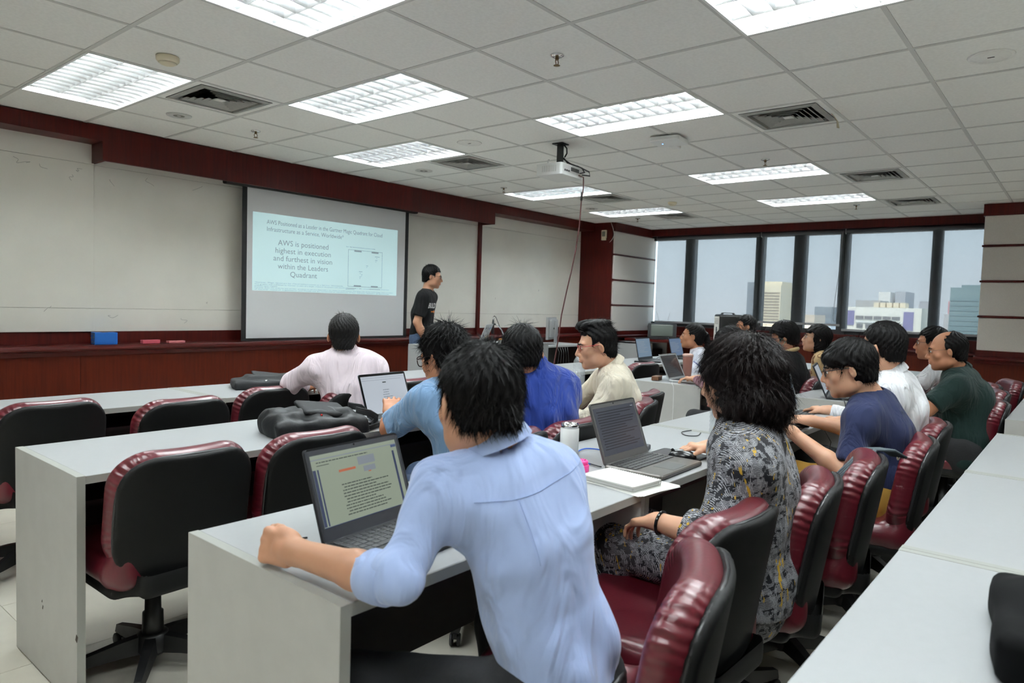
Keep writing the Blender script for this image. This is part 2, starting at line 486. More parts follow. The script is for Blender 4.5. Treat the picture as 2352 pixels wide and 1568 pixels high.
# --- pillar at the corner and the fabric wall beside the windows
pl = MB().box(7.97, 9.365, 1.49, 2.3, 0, 2.82).build('wall_corner', M_DARKWOOD, kind='structure')
MB().box(7.97, XR, 1.44, 1.49, 2.52, H).build('soffit_band', M_DARKWOOD, pl)
FZ = [(.945, 1.345), (1.37, 1.742), (1.767, 2.142), (2.167, 2.518)]
for z0, z1 in FZ: MB().rbox(8.0, 9.34, 1.462, 1.49, z0, z1, .012, 3, 'y').build('fabric_panel', M_FABRIC, pl)
for z in (1.357, 1.755, 2.155): MB().rbox(7.99, 9.34, 1.452, 1.49, z-.011, z+.011, .01, 3, 'x').build('panel_strip', M_DARKWOOD, pl)
MB().box(7.96, 9.3, 1.46, 1.49, .88, .945).build('ledge_upstand', M_DARKWOOD, pl)
def nose_x(y0, y1, x, par, depth=.2):
    prof = [(x+depth, .885), (x+.03, .885), (x+.012, .882), (x+.003, .872), (x, .86), (x+.003, .848), (x+.012, .842), (x+.03, .838), (x+.04, .828), (x+.045, .80), (x+depth, .80)]
    MB().prism(prof, y0, y1, 'y').build('ledge', M_NOSE, par)
nose(7.93, 9.2, 1.40, par=pl, depth=.09)
MB().box(7.965, 9.2, 1.45, 1.49, .1, .80).build('wainscot_panel', M_WOOD, pl)
nose_x(1.40, 1.83, 7.93, pl, .05)
MB().box(7.955, 7.975, 1.45, 1.885, .1, .80).build('wainscot_panel', M_WOOD, pl)
# --- window wall
ww = MB().box(9.2, 9.5, -6.6, 1.5, 0, 1.03).box(9.2, 9.5, -6.6, 1.5, 2.545, 2.82).box(9.2, 9.5, -6.6, -3.36, 1.03, 2.545).build('wall_right', M_DARKWOOD, kind='structure')
MB().box(XR, 9.21, -3.4, 1.49, 2.54, H).build('soffit_band', M_DARKWOOD, ww)
MB().box(9.17, 9.36, -3.4, 1.47, 1.0, 1.035).build('window_sill', M_DARKWOOD, ww)
nose_x(-3.4, 1.45, 9.06, ww, .15)
for k in range(4): MB().box(9.11, 9.2, -3.4+k*1.215+.001, -3.4+(k+1)*1.215, .1, .80).build('wainscot_panel', M_WOOD, ww)
MB().box(9.10, 9.2, -3.4, 1.47, 0, .1).build('baseboard_right', M_DARKWOOD, kind='structure')
# windows: dark frames with panes
M_GLASS = bpy.data.materials.new('window_glass'); M_GLASS.use_nodes = True
_nt = M_GLASS.node_tree; _nt.nodes.clear()
_go = _nt.nodes.new('ShaderNodeOutputMaterial'); _gm = _nt.nodes.new('ShaderNodeMixShader'); _gt = _nt.nodes.new('ShaderNodeBsdfTransparent'); _gg = _nt.nodes.new('ShaderNodeBsdfGlossy')
_gt.inputs[0].default_value = (.90, .94, .94, 1); _gg.inputs[1].default_value = .02; _gm.inputs[0].default_value = .05
_nt.links.new(_gt.outputs[0], _gm.inputs[1]); _nt.links.new(_gg.outputs[0], _gm.inputs[2]); _nt.links.new(_gm.outputs[0], _go.inputs[0])
WY = [(1.47, .83), (.738, -.335), (-.405, -.914), (-1.034, -1.558), (-1.625, -2.708), (-2.77, -3.40)]
for n, (ya, yb) in enumerate(WY):
    w = MB().box(9.28, 9.36, yb-.03, yb, 1.03, 2.545).box(9.28, 9.36, ya, ya+.03, 1.03, 2.545).box(9.28, 9.36, yb, ya, 2.475, 2.545).box(9.28, 9.36, yb, ya, 1.03, 1.10)
    wo = w.build('window_%d' % (n+1), M_DARKFRAME, kind='structure')
    MB().box(9.32, 9.326, yb, ya, 1.10, 2.475).build('pane', M_GLASS, wo)
for n, (y0, y1) in enumerate(((.70, .87), (-.435, -.305), (-1.064, -.884), (-1.655, -1.528), (-2.80, -2.678))):
    MB().box(9.27, 9.37, y0, y1, 1.03, 2.545).build('trim_%d' % (n+1), M_DARKFRAME, kind='structure')
# roller blinds of see-through screen fabric
M_BLIND = bpy.data.materials.new('blind_screen_fabric'); M_BLIND.use_nodes = True
_nt = M_BLIND.node_tree; _nt.nodes.clear()
_o = _nt.nodes.new('ShaderNodeOutputMaterial'); _mx = _nt.nodes.new('ShaderNodeMixShader'); _tr = _nt.nodes.new('ShaderNodeBsdfTransparent')
_df = _nt.nodes.new('ShaderNodeBsdfDiffuse'); _tl = _nt.nodes.new('ShaderNodeBsdfTranslucent'); _m2 = _nt.nodes.new('ShaderNodeMixShader')
_df.inputs[0].default_value = srgb(120, 122, 126); _tl.inputs[0].default_value = srgb(150, 152, 156); _m2.inputs[0].default_value = .5
_wv = _nt.nodes.new('ShaderNodeTexWave'); _wv.bands_direction = 'Z'; _wv.inputs['Scale'].default_value = 40; _wv.inputs['Distortion'].default_value = 3
_mr = _nt.nodes.new('ShaderNodeMapRange'); _mr.inputs['To Min'].default_value = .50; _mr.inputs['To Max'].default_value = .56
_tc = _nt.nodes.new('ShaderNodeTexCoord'); _nt.links.new(_tc.outputs['Object'], _wv.inputs['Vector']); _nt.links.new(_wv.outputs['Fac'], _mr.inputs['Value'])
_nt.links.new(_df.outputs[0], _m2.inputs[1]); _nt.links.new(_tl.outputs[0], _m2.inputs[2])
_nt.links.new(_mr.outputs[0], _mx.inputs[0]); _nt.links.new(_m2.outputs[0], _mx.inputs[1]); _nt.links.new(_tr.outputs[0], _mx.inputs[2]); _nt.links.new(_mx.outputs[0], _o.inputs[0])
M_BAR = mat('blind_rail_grey', srgb(150, 152, 155), .4)
M_BLINDHEAD = mat('blind_roll_grey', srgb(92, 94, 98), .8)
def blind(ya, yb, zb, label, chain=False):
    t = thing('roller_blind', label, 'blind', (9.24, 0, 0), 0, 'roller blinds on the windows')
    MB().box(-.0008, .0008, yb, ya, zb+.02, 2.50).build('blind_fabric', M_BLIND, t)
    MB().tube([(.0, yb, 2.508), (.0, ya, 2.508)], .030, 14).build('blind_roll', M_BLINDHEAD, t)
    MB().rbox(-.008, .008, yb, ya, zb-.012, zb+.022, .006, 2, 'y').build('bottom_rail', M_BAR, t)
    MB().box(-.02, .04, ya-.002, ya+.012, 2.47, 2.54).build('bracket', M_BAR, t)
    if chain:
        pts = [(-.03, yb+.02, 2.49), (-.032, yb+.04, 1.9), (-.032, yb+.075, 1.5), (-.03, yb+.085, 1.27), (-.03, yb+.07, 1.22), (-.03, yb+.045, 1.235), (-.03, yb+.03, 1.4), (-.03, yb+.015, 2.49)]
        MB().tube(pts, .003, 5).build('pull_chain', M_BAR, t)
blind(1.375, -.372, 1.095, 'grey see-through roller blind nearest the television corner')
blind(-.402, -1.585, 1.16, 'narrow middle roller blind with a hanging pull chain', True)
blind(-1.612, -3.30, 1.095, 'grey see-through roller blind beside the fabric-clad column')
# --- fabric-clad column on the right
cl = MB().box(8.29, 9.3, -6.6, -3.36, 0, 2.82).build('wall_column', M_DARKWOOD, kind='structure')
MB().box(8.262, 8.29, -6.6, -3.335, 2.515, H).box(8.29, 9.2, -3.36, -3.335, 2.515, H).build('soffit_band', M_DARKWOOD, cl)
for z0, z1 in ((.955, 1.335), (1.36, 1.745), (1.77, 2.155), (2.18, 2.512)):
    MB().rbox(8.258, 8.30, -6.6, -3.352, z0, z1, .014, 3, 'x').build('fabric_panel', M_FABRIC, cl)
for z in (1.348, 1.757, 2.167): MB().rbox(8.245, 8.30, -6.6, -3.34, z-.012, z+.012, .01, 3, 'y').build('panel_strip', M_DARKWOOD, cl)
MB().box(8.26, 8.3, -6.6, -3.345, .88, .955).build('ledge_upstand', M_DARKWOOD, cl)
nose_x(-6.6, -3.33, 8.21, cl, .09)
MB().box(8.262, 8.3, -6.6, -3.35, .1, .80).build('wainscot_panel', M_WOOD, cl)
# --- walls outside the picture
MB().box(XL-.1, XL, YB_, 2.3, 0, 2.82).build('wall_left', M_PAINT, kind='structure')
MB().box(XL-.1, 9.5, YB_-.1, YB_, 0, 2.82).build('wall_back', M_PAINT, kind='structure')

# ================================================================== lamps, vents and fittings in the ceiling
M_TUBE = emissive('fluorescent_tube', (.90, .985, 1.0), 98.0)
M_REFL = mat('lamp_reflector_white', (.9, .9, .9), .5)
lamp_parts = None
def louvre_lamp(i, j, label):
    """recessed lamp, 3 tubes over a parabolic louvre of 3 x 12 cells"""
    global lamp_parts
    x0, y0 = i*GX+.006, j*GY+.006; w, d = GX-.012, 2*GY-.012
    t = thing('louvre_light', label, 'ceiling light', (x0, y0, H), 0, 'recessed louvre lights')
    if lamp_parts is None:
        b = MB()
        b.box(.012, w-.012, .012, d-.012, .088, .092)                          # back reflector
        b.box(.010, .013, .012, d-.012, .01, .09); b.box(w-.013, w-.010, .012, d-.012, .01, .09)
        b.box(.012, w-.012, .010, .013, .01, .09); b.box(.012, w-.012, d-.013, d-.010, .01, .09)
        house = b.mesh('housing', M_REFL)
        f = MB().box(0, w, 0, .013, -.003, .012).box(0, w, d-.013, d, -.003, .012).box(0, .013, .013, d-.013, -.003, .012).box(w-.013, w, .013, d-.013, -.003, .012)
        frame = f.mesh('frame', M_WHITE)
        tb = MB().tube([(0, .04, 0), (0, d-.04, 0)], .014, 10).mesh('tube', M_TUBE)
        cw = (w-.026)/3
        prof = [(-.001, 0), (.001, 0), (.004, .012), (.0095, .045), (-.0095, .045), (-.004, .012)]
        bl = MB(); ns = 6
        # cross blade between rails with a scooped lower edge, as the parabolic cells have
        vs = []; 
        for s in range(ns+1):
            u = s/ns*cw; sag = .004*math.sin(PI*s/ns)
            for (yy, zz) in prof: vs.append((u, yy, zz+(sag if zz < .02 else 0)))
        n = len(prof); fs = [(s*n+k, s*n+(k+1) % n, (s+1)*n+(k+1) % n, (s+1)*n+k) for s in range(ns) for k in range(n)]
        bl.add(vs, fs, False)
        blade = bl.mesh('louvre_blade', M_ALU)
        rail = MB().prism([(p[0]*1.2, p[1]) for p in prof], .013, d-.013, 'y').mesh('louvre_rail', M_ALU)
        lamp_parts = (house, frame, tb, blade, rail, cw, d, w)
    house, frame, tb, blade, rail, cw, d, w = lamp_parts
    link('housing', house, t); link('frame', frame, t)
    for k in range(3): link('tube', tb, t, (.013+cw*(k+.5), 0, .066))
    for k in (1, 2): link('louvre_rail', rail, t, (.013+cw*k, 0, .002))
    for k in range(3):
        for q in range(11): link('louvre_blade', blade, t, (.013+cw*k, .013+(d-.026)*(q+1)/12, .003))
LL = ['glowing louvre light at far left, above the left whiteboards', 'bright louvre light cut by the top edge, left of centre', 'louvre light between the front vents and the projector, second from left',
      'louvre light cut by the top edge near the right corner', 'louvre light above the screen valance beside a vent', 'louvre light directly above the projector mount',
      'small distant louvre light behind the hanging projector cable', 'louvre light in front of the windows, left of a linear vent', 'farthest louvre light near the corner pillar', 'farthest louvre light close to the windows',
      'unseen louvre light added left of the camera', 'unseen louvre light added just behind the camera', 'unseen louvre light added behind the camera on the left', 'unseen louvre light added behind the camera near the middle', 'unseen louvre light added behind the camera on the right']
for (i, j), lb in zip(LIGHTS, LL): louvre_lamp(i, j, lb)

M_VENT = mat('vent_aluminium_paint', srgb(222, 222, 218), .45, noise=.08, nscale=30)
M_VOID = mat('vent_duct_dark', srgb(20, 20, 20), .9)
def vent(i, j, label):
    t = thing('air_vent', label, 'air vent', (i*GX+GX/2, j*GY+GY/2, H), 0, 'square ceiling diffusers')
    h = .288
    # plate that fills the cell, with a hole
    o, n = (GX/2-.010, GY/2-.010), .235
    p = MB()
    p.box(-o[0], o[0], n, o[1], .0035, .016).box(-o[0], o[0], -o[1], -n, .0035, .016).box(-o[0], -n, -n, n, .0035, .016).box(n, o[0], -n, n, .0035, .016)
    p.build('surround_tile', M_TILE, t)
    MB().box(-n-.01, n+.01, -n-.01, n+.01, .10, .105).build('duct', M_VOID, t)
    r = MB()
    def ring(a, za, b, zb):
        vs = []
        for s, z in ((a, za), (b, zb)):
            vs += [(-s, -s, z), (s, -s, z), (s, s, z), (-s, s, z)]
        r.add(vs, [(k, (k+1) % 4, 4+(k+1) % 4, 4+k) for k in range(4)]); r.add(vs, [(k, 4+k, 4+(k+1) % 4, (k+1) % 4) for k in range(4)])
    ring(.25, .0, .21, -.006); ring(.25, 0, .25, .004)
    ring(.21, -.006, .205, .02)
    r.build('diffuser_frame', M_VENT, t)
    for q in range(5):
        a = .185-.034*q
        r = MB(); ring(a, -.004, a-.030, .014); ring(a, -.004, a, -.001)
        r.build('louvre_cone', M_VENT, t)
    MB().box(-.03, .03, -.03, .03, .0, .006).build('centre_plate', M_VENT, t)
    return t
VL = ['square air diffuser beside the far left louvre light', 'square air diffuser above the projection screen', 'square air diffuser beyond the projector cable', 'small distant air diffuser nearest the corner pillar',
      'air diffuser with a hanging paper strip near the top right', 'wide air diffuser below the right-hand louvre lights', 'distant air diffuser close to the right column']
vents = [vent(i, j, lb) for (i, j), lb in zip(VENTS, VL)]
M_STRIP = mat('yellowed_paper', srgb(205, 198, 170), .8)
sv = MB()
sv.add([(.02, -.27, -.004), (.075, -.27, -.004), (.078, -.30, -.05), (.025, -.305, -.06), (.06, -.315, -.10), (.02, -.31, -.105)], [(0, 1, 2, 3), (3, 2, 4, 5)])
sv.add([(.02, -.272, -.004), (.075, -.272, -.004), (.078, -.302, -.05), (.025, -.307, -.06), (.06, -.317, -.10), (.02, -.312, -.105)], [(3, 2, 1, 0), (5, 4, 2, 3)])
sv.build('paper_strip', M_STRIP, vents[4], loc=(0, 0, 0))

M_BRASS = mat('sprinkler_brass', srgb(120, 100, 70), .35, metal=.9)
M_CHROME = mat('chrome', (.75, .75, .75), .12, metal=1.0)
M_CREAM = mat('cream_plastic', srgb(226, 216, 190), .5)
def sprinkler(x, y, label):
    t = thing('sprinkler', label, 'sprinkler', (x, y, H), 0, 'ceiling sprinklers')
    MB().lathe([(.012, -.004), (.022, -.008), (.036, -.002), (.038, .004)], 20).build('escutcheon', M_CHROME, t)
    MB().lathe([(.008, -.022), (.010, -.02), (.010, .0)], 12).build('nozzle', M_BRASS, t)
    MB().tube([(.009, 0, -.02), (.014, 0, -.032), (.006, 0, -.048)], .0025, 6).tube([(-.009, 0, -.02), (-.014, 0, -.032), (-.006, 0, -.048)], .0025, 6).build('yoke', M_BRASS, t)
    MB().lathe([(.006, -.054), (.018, -.052), (.018, -.05), (.006, -.048)], 12).build('deflector', M_BRASS, t)
for x, y, lb in ((1.543, .9, 'sprinkler head above the left whiteboard, near the red valance'), (1.543, -2.1, 'largest sprinkler head, alone on the tile at top centre'), (4.63, -2.1, 'sprinkler head just behind a right-hand louvre light'),
                 (4.63, .9, 'sprinkler head above the right whiteboard'), (7.7, .9, 'sprinkler head nearest the corner pillar'), (7.7, -2.1, 'sprinkler head closest to the windows')):
    sprinkler(x, y, lb)
def detector(x, y, label, s=1.0):
    t = thing('smoke_detector', label, 'smoke detector', (x, y, H), 0, 'smoke detectors')
    MB().lathe([(.045*s, -.030*s), (.055*s, -.018*s), (.055*s, 0)], 28).build('base', M_CREAM, t)
    MB().lathe([(.018*s, -.042*s), (.034*s, -.038*s), (.045*s, -.030*s)], 28).build('sensor_head', M_CREAM, t)
detector(.315, -.29, 'cream smoke detector on the ceiling above the far left lamp', 1.1)
detector(6.5, -.27, 'tiny distant smoke detector beside the far louvre light')
M_RING = mat('satin_trim_ring', srgb(200, 200, 198), .3)
M_LENS = mat('frosted_downlight_lens', srgb(150, 148, 142), .25)
def downlight(x, y, label):
    t = thing('downlight', label, 'downlight', (x, y, H), 0, 'round unlit downlights')
    MB().lathe([(.062, -.002), (.075, -.006), (.088, -.002), (.09, .004)], 32).build('trim_ring', M_RING, t)
    MB().lathe([(.0, -.001), (.03, -.003), (.06, .0), (.062, .003)], 32).build('lens', M_LENS, t)
for x, y, lb in ((.955, .96, 'round unlit downlight beneath the far left lamp'), (3.43, .95, 'round unlit downlight above the projection screen'), (6.53, .94, 'round unlit downlight past the projector cable')): downlight(x, y, lb)
def cover(x, y, label):
    t = thing('ceiling_speaker', label, 'ceiling cover', (x, y, H), 0, 'round flush ceiling covers')
    MB().lathe([(.088, -.002), (.100, -.004), (.104, .004)], 36).build('rim', M_TILE, t)
    MB().lathe([(0, -.003), (.086, -.003), (.088, .002)], 36).build('cover_plate', M_TILE, t)
    MB().cbox(0, 0, -.004, .006, .03, .002).build('slot', M_VOID, t)
cover(2.80, -3.9, 'large round flush cover in the top right ceiling tile'); cover(2.777, -.3, 'round flush cover between lamp and projector')
for x, y in ((4.37, -1.235), (5.57, -.6), (6.16, -.285)):
    t = thing('ceiling_clip', 'tiny metal clip on the ceiling grid behind the projector', 'clip', (x, y, H), .6, 'tiny clips on the ceiling tees')
    MB().cbox(0, 0, -.004, .05, .008, .004).build('plate', M_CHROME, t)
# wireless access point
t = thing('access_point', 'white square wireless access point with a blue light', 'access point', (3.47, -1.77, H), .1)
MB().rbox(-.12, .12, -.12, .12, -.045, -.012, .035, 5).build('body', M_WHITE, t)
MB().box(-.06, .06, -.06, .06, -.012, .0).build('mount', M_BLACK, t)
MB().cbox(-.0, .05, -.046, .008, .008, .002).build('status_light', emissive('blue_led', (.1, .3, 1, 1), 6), t)
MB().rbox(.1, .19, -.03, .04, -.05, -.02, .01, 3).build('adapter', M_WHITE, t)

# ceiling projector
t = thing('projector', 'white ceiling-mounted projector with cables at its rear', 'projector', (3.2, -.93, 2.42), math.radians(4))
M_PROJ = mat('projector_white', srgb(222, 223, 222), .4)
MB().rbox(-.17, .17, -.125, .125, -.05, .045, .02, 4).build('body', M_PROJ, t)
MB().lathe([(.03, 0), (.034, .012), (.026, .016), (.0, .012)], 20, M=Matrix.Rotation(-PI/2, 3, 'X'), c=(-.09, .122, 0)).build('lens', M_BLACK, t)
b = MB()
for k in range(6): b.cbox(-.02+.022*k, -.127, .01, .012, .004, .03)
for k in range(3): b.cbox(-.12+.03*k, -.127, -.01, .018, .004, .012)
b.build('connector', M_BLACK, t)
MB().cbox(.05, -.0, .047, .12, .06, .003).build('control_panel', M_RING, t)
b = MB()
for k in range(8): b.cbox(-.171, -.07+.018*k, 0, .003, .008, .05)
b.build('vent_slot', M_RING, t)
MB().box(-.02, .02, -.02, .02, .045, .23).box(-.05, .05, -.05, .05, .045, .052).box(-.05, .05, -.05, .05, .222, .23).build('mount_pole', M_BLACK, t)
MB().tube([(-.15, .02, .045), (-.15, .02, .075), (-.13, .02, .08)], .003, 6).build('mount_hook', M_CHROME, t)
MB().tube([(.022, -.02, .225), (.05, -.03, .20), (.055, -.03, .16), (.025, -.03, .125)], .006, 7).tube([(.022, -.02, .12), (.05, -.05, .07), (.12, -.10, .06), (.19, -.17, .02), (.185, -.18, -.015), (.14, -.13, -.01)], .006, 7).tube([(.02, -.02, .11), (.07, -.06, .075), (.14, -.13, .045), (.15, -.15, .01), (.10, -.135, -.005)], .006, 7).build('power_cable', M_BLACK, t)
M_REDBLACK = mat('dark_red_cable', srgb(70, 30, 30), .6)
hc = MB().tube([(3.30, -1.05, 2.40), (3.33, -1.08, 2.385), (3.35, -1.07, 2.30), (3.355, -1.05, 2.20), (3.355, -1.04, 2.0), (3.345, -1.02, 1.8), (3.32, -1.0, 1.62), (3.29, -.98, 1.45), (3.27, -.95, 1.25), (3.265, -.93, 1.05), (3.25, -.9, .8), (3.22, -.85, .45), (3.2, -.8, .012), (3.3, -.5, .008), (3.6, .1, .008)], .0055, 7)
hc.cur = 1; hc.tube([(3.3535, -1.055, 2.27), (3.3545, -1.05, 2.20)], .009, 8)
o = hc.build('hanging_cable', [M_REDBLACK, M_BLACK], label='long dark cable hanging from the projector to the floor', cat='cable')
# ================================================================== the city outside the windows
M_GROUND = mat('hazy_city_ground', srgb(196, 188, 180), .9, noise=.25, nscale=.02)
MB().box(60, 4000, -2500, 2500, -75, -74).build('ground_city', M_GROUND, kind='structure')
def tower(label, x, y0, y1, z1, colw, colb, floors=12, depth=30, bay=0, roof=None, tiny=False):
    t = thing('office_tower', label, 'building', (x, (y0+y1)/2, -74), 0, 'buildings in the city')
    h = z1+74; w = y1-y0
    mw = mat('facade_%d_%d_%d' % tuple(int(c*255) for c in colw[:3]), colw, .8); mb = mat('glazing_%d_%d_%d' % tuple(int(c*255) for c in colb[:3]), colb, .35)
    MB().box(0, depth, -w/2, w/2, 0, h).build('wall', mw, t)
    if floors:
        fh = min(h, 80)/floors
        me = MB().box(-.35, 0, -w/2*.94, w/2*.94, 0, fh*.5).mesh('window_band', mb)
        for k in range(floors): link('window_band', me, t, (0, 0, h-4-fh*(k+1)+fh*.3))
    if roof:
        for (a, b, hh, c) in roof: MB().box(4, depth-4, a*w, b*w, h, h+hh).build('roof_block', mat('facade_%d_%d_%d' % tuple(int(q*255) for q in c[:3]), c, .8), t)
    return t
CREAM, GREYB, TEAL, WHITEB, MAUVE = srgb(236, 222, 196), srgb(140, 146, 156), srgb(116, 138, 142), srgb(240, 236, 228), srgb(176, 174, 182)  # distance haze is painted in: facade colours are kept pale
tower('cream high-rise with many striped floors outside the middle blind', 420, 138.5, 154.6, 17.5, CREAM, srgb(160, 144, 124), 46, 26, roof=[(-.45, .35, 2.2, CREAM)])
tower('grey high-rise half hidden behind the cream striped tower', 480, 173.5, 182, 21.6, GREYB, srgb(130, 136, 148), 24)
tower('pale slender high-rise right of the cream striped tower', 455, 145, 151, 17, srgb(205, 200, 196), srgb(190, 190, 194), 0)
tower('distant dark grey block right of the cream tower', 700, 185, 200.5, 7.8, srgb(140, 148, 158), srgb(128, 136, 148), 10)
tower('small pinkish apartment block outside the middle blind', 600, 171, 182, 0, srgb(226, 208, 192), srgb(200, 186, 176), 8)
tower('slim pale tower rising left of the middle window post', 640, 216, 221, 4, srgb(214, 206, 200), srgb(196, 192, 192), 0)
wb = tower('long white building with purple corner signs outside the right blind', 350, 53.2, 86, 4.9, WHITEB, srgb(150, 142, 138), 0, 40)
M_PURP = mat('purple_sign', srgb(128, 118, 170), .6); M_DKB = mat('dark_building_glass', srgb(118, 112, 112), .5); M_CRB = mat('cream_louvre', srgb(232, 214, 186), .7)
zb = 74
MB().box(-.6, -.2, 10.8, 15.8, zb-3.5, zb+3.2).build('sign_panel', M_PURP, wb); MB().box(-.6, -.2, -13.5, -9.5, zb-5, zb+3.2).build('sign_panel', M_PURP, wb)
for k in range(5): MB().box(-.7, -.3, -8.2+3.75*k, -4.9+3.75*k, zb-.6, zb+.9).build('window', M_DKB, wb)
for k in range(5): MB().box(-.7, -.3, -8.0+3.75*k, -5.4+3.75*k, zb-4.6, zb-2.9).build('window', M_DKB, wb)
MB().box(-.9, -.2, -9.3, 9.6, zb-2.2, zb-1.5).build('ledge_band', MATS['white_enamel'], wb)
MB().box(-.9, -.2, -16, 16, zb-7.5, zb-6.2).build('ledge_band', M_CRB, wb)
for k in range(5): MB().box(2, 10, -9.5+2.7*k, -7.4+2.7*k, zb+5, zb+7.2).build('roof_louvre', M_CRB, wb)
MB().box(8, 26, 2, 12.5, zb+4.9, zb+8.2).build('roof_block', mat('roof_grey', srgb(168, 164, 164), .8), wb)
tower('pale two-tone tower standing behind the long white building', 520, 91, 97, 17.5, srgb(178, 178, 186), srgb(164, 166, 176), 0)
tower('white-fronted tower behind the long white building', 515, 99, 106, 17.0, srgb(232, 228, 226), srgb(200, 198, 200), 0)
tower('small mauve tower behind the long white building', 500, 73, 79.3, 11, MAUVE, srgb(160, 158, 168), 0)
tower('pale block beside the small mauve tower', 520, 80.5, 83, 9, srgb(214, 206, 206), srgb(190, 188, 190), 0)
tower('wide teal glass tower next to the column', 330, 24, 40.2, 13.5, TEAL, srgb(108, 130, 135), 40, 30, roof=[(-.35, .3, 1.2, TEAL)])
tower('tower with a red rooftop sign left of the teal tower', 400, 47, 51.7, 3, srgb(190, 186, 190), srgb(170, 168, 176), 0, roof=[(-.3, .3, 6.5, srgb(214, 150, 156))])
rng = random.Random(4)
for k in range(24):
    x = rng.uniform(520, 1500); px = rng.uniform(.04, .62)
    y = x*px-20; w = rng.uniform(10, 34); z = rng.uniform(-22, -3)-x*.004
    c = rng.choice([srgb(228, 208, 188), srgb(212, 200, 192), srgb(196, 192, 194), srgb(236, 224, 206), srgb(206, 188, 176)])
    tower('low pale city building on the hazy horizon', x, y, y+w, z, c, srgb(190, 180, 174), 0, 24)
# ================================================================== desks
TW, TD, TH = 1.160, .60, .75
desk_me = None
M_SCUFF = mat('scuffed_laminate', srgb(180, 179, 176), .5, noise=.05, nscale=12)
def desk(x, yfar, label, grp, w=TW, rz=0):
    """local: x along the row 0..w, y 0 (near edge, the seat side) .. TD (far edge)"""
    t = thing('classroom_desk', label, 'desk', (x, yfar-TD, 0), rz, grp)
    MB().rbox(.026, w-.026, 0, TD, TH-.026, TH, .003, 2, 'x').build('desk_top', M_LAM, t)
    e = MB().box(.026, w-.026, -.0012, 0, TH-.026, TH-.001)
    e.build('edge_band', M_EDGE, t)
    for x0 in (.001, w-.026):
        s = MB().box(x0, x0+.025, 0, TD, .01, TH)
        sp = s.build('side_panel', M_SCUFF, t)
        MB().box(x0+.0005, x0+.0245, -.0012, 0, .01, TH).box(x0+.0005, x0+.0245, 0, TD, TH, TH+.0006).build('edge_band', M_EDGE, sp)
    MB().box(.026, w-.026, TD-.085, TD-.067, .24, TH-.026).build('modesty_panel', M_CHARCOAL, t)
    MB().box(.026, w-.026, .18, TD-.09, TH-.145, TH-.13).build('under_shelf', M_CHARCOAL, t)
    return t
ROWS_L = [(1, -.07), (2, -1.39), (3, -2.72), (4, -4.035)]
nm = {1: 'front row', 2: 'second row', 3: 'third row', 4: 'nearest row'}
pos = ['left end desk', 'middle desk', 'desk by the centre aisle']
for r, y in ROWS_L:
    for k, x in enumerate((-.712, .448, 1.608)):
        desk(x, y, 'white laminate %s of the left block, %s' % (pos[k], nm[r]), 'desks in the left block')
desk(-1.872, -.07, 'white laminate front row desk cut by the left edge', 'desks in the left block')
posr = ['desk nearest the aisle', 'second desk', 'desk nearest the windows']
for r, y in ((1, -.36), (2, -1.56), (3, -2.79), (4, -4.02)):
    for k, x in enumerate((3.385, 4.545, 5.705)):
        if r == 4 and k == 2: continue
        desk(x, y, 'white laminate %s in the right block, %s' % (posr[k], nm[r]), 'desks in the right block')

# ================================================================== swivel chairs
M_VINYL = mat('maroon_vinyl', srgb(88, 20, 31), .36, noise=.12, nscale=6, bump=.05, bscale=120, coat=.15)
def _pleats():
    nt = M_VINYL.node_tree; L = nt.links; N = lambda k: nt.nodes.new('ShaderNode'+k); bs = nt.nodes['Principled BSDF']
    a = N('Attribute'); a.attribute_name = 'pleat_angle'; m = N('Attribute'); m.attribute_name = 'pleat_mask'
    tc = N('TexCoord'); nz = N('TexNoise'); nz.inputs['Scale'].default_value = 9; L.new(tc.outputs['Object'], nz.inputs['Vector'])
    k1 = N('Math'); k1.operation = 'MULTIPLY'; k1.inputs[1].default_value = 62; L.new(a.outputs['Fac'], k1.inputs[0])
    k2 = N('Math'); k2.operation = 'MULTIPLY_ADD'; k2.inputs[1].default_value = 9; L.new(nz.outputs['Fac'], k2.inputs[0]); L.new(k1.outputs[0], k2.inputs[2])
    sn = N('Math'); sn.operation = 'SINE'; L.new(k2.outputs[0], sn.inputs[0])
    mu = N('Math'); mu.operation = 'MULTIPLY'; L.new(sn.outputs[0], mu.inputs[0]); L.new(m.outputs['Fac'], mu.inputs[1])
    bp = N('Bump'); bp.inputs['Strength'].default_value = .6; bp.inputs['Distance'].default_value = .0035; L.new(mu.outputs[0], bp.inputs['Height'])
    old = bs.inputs['Normal'].links[0].from_socket; L.new(old, bp.inputs['Normal']); L.new(bp.outputs[0], bs.inputs['Normal'])
_pleats()
M_SHELL = mat('black_chair_shell', srgb(9, 9, 9), .6, spec=.25, bump=.06, bscale=600)
M_LIP = mat('chair_shell_lip', srgb(34, 34, 36), .3)
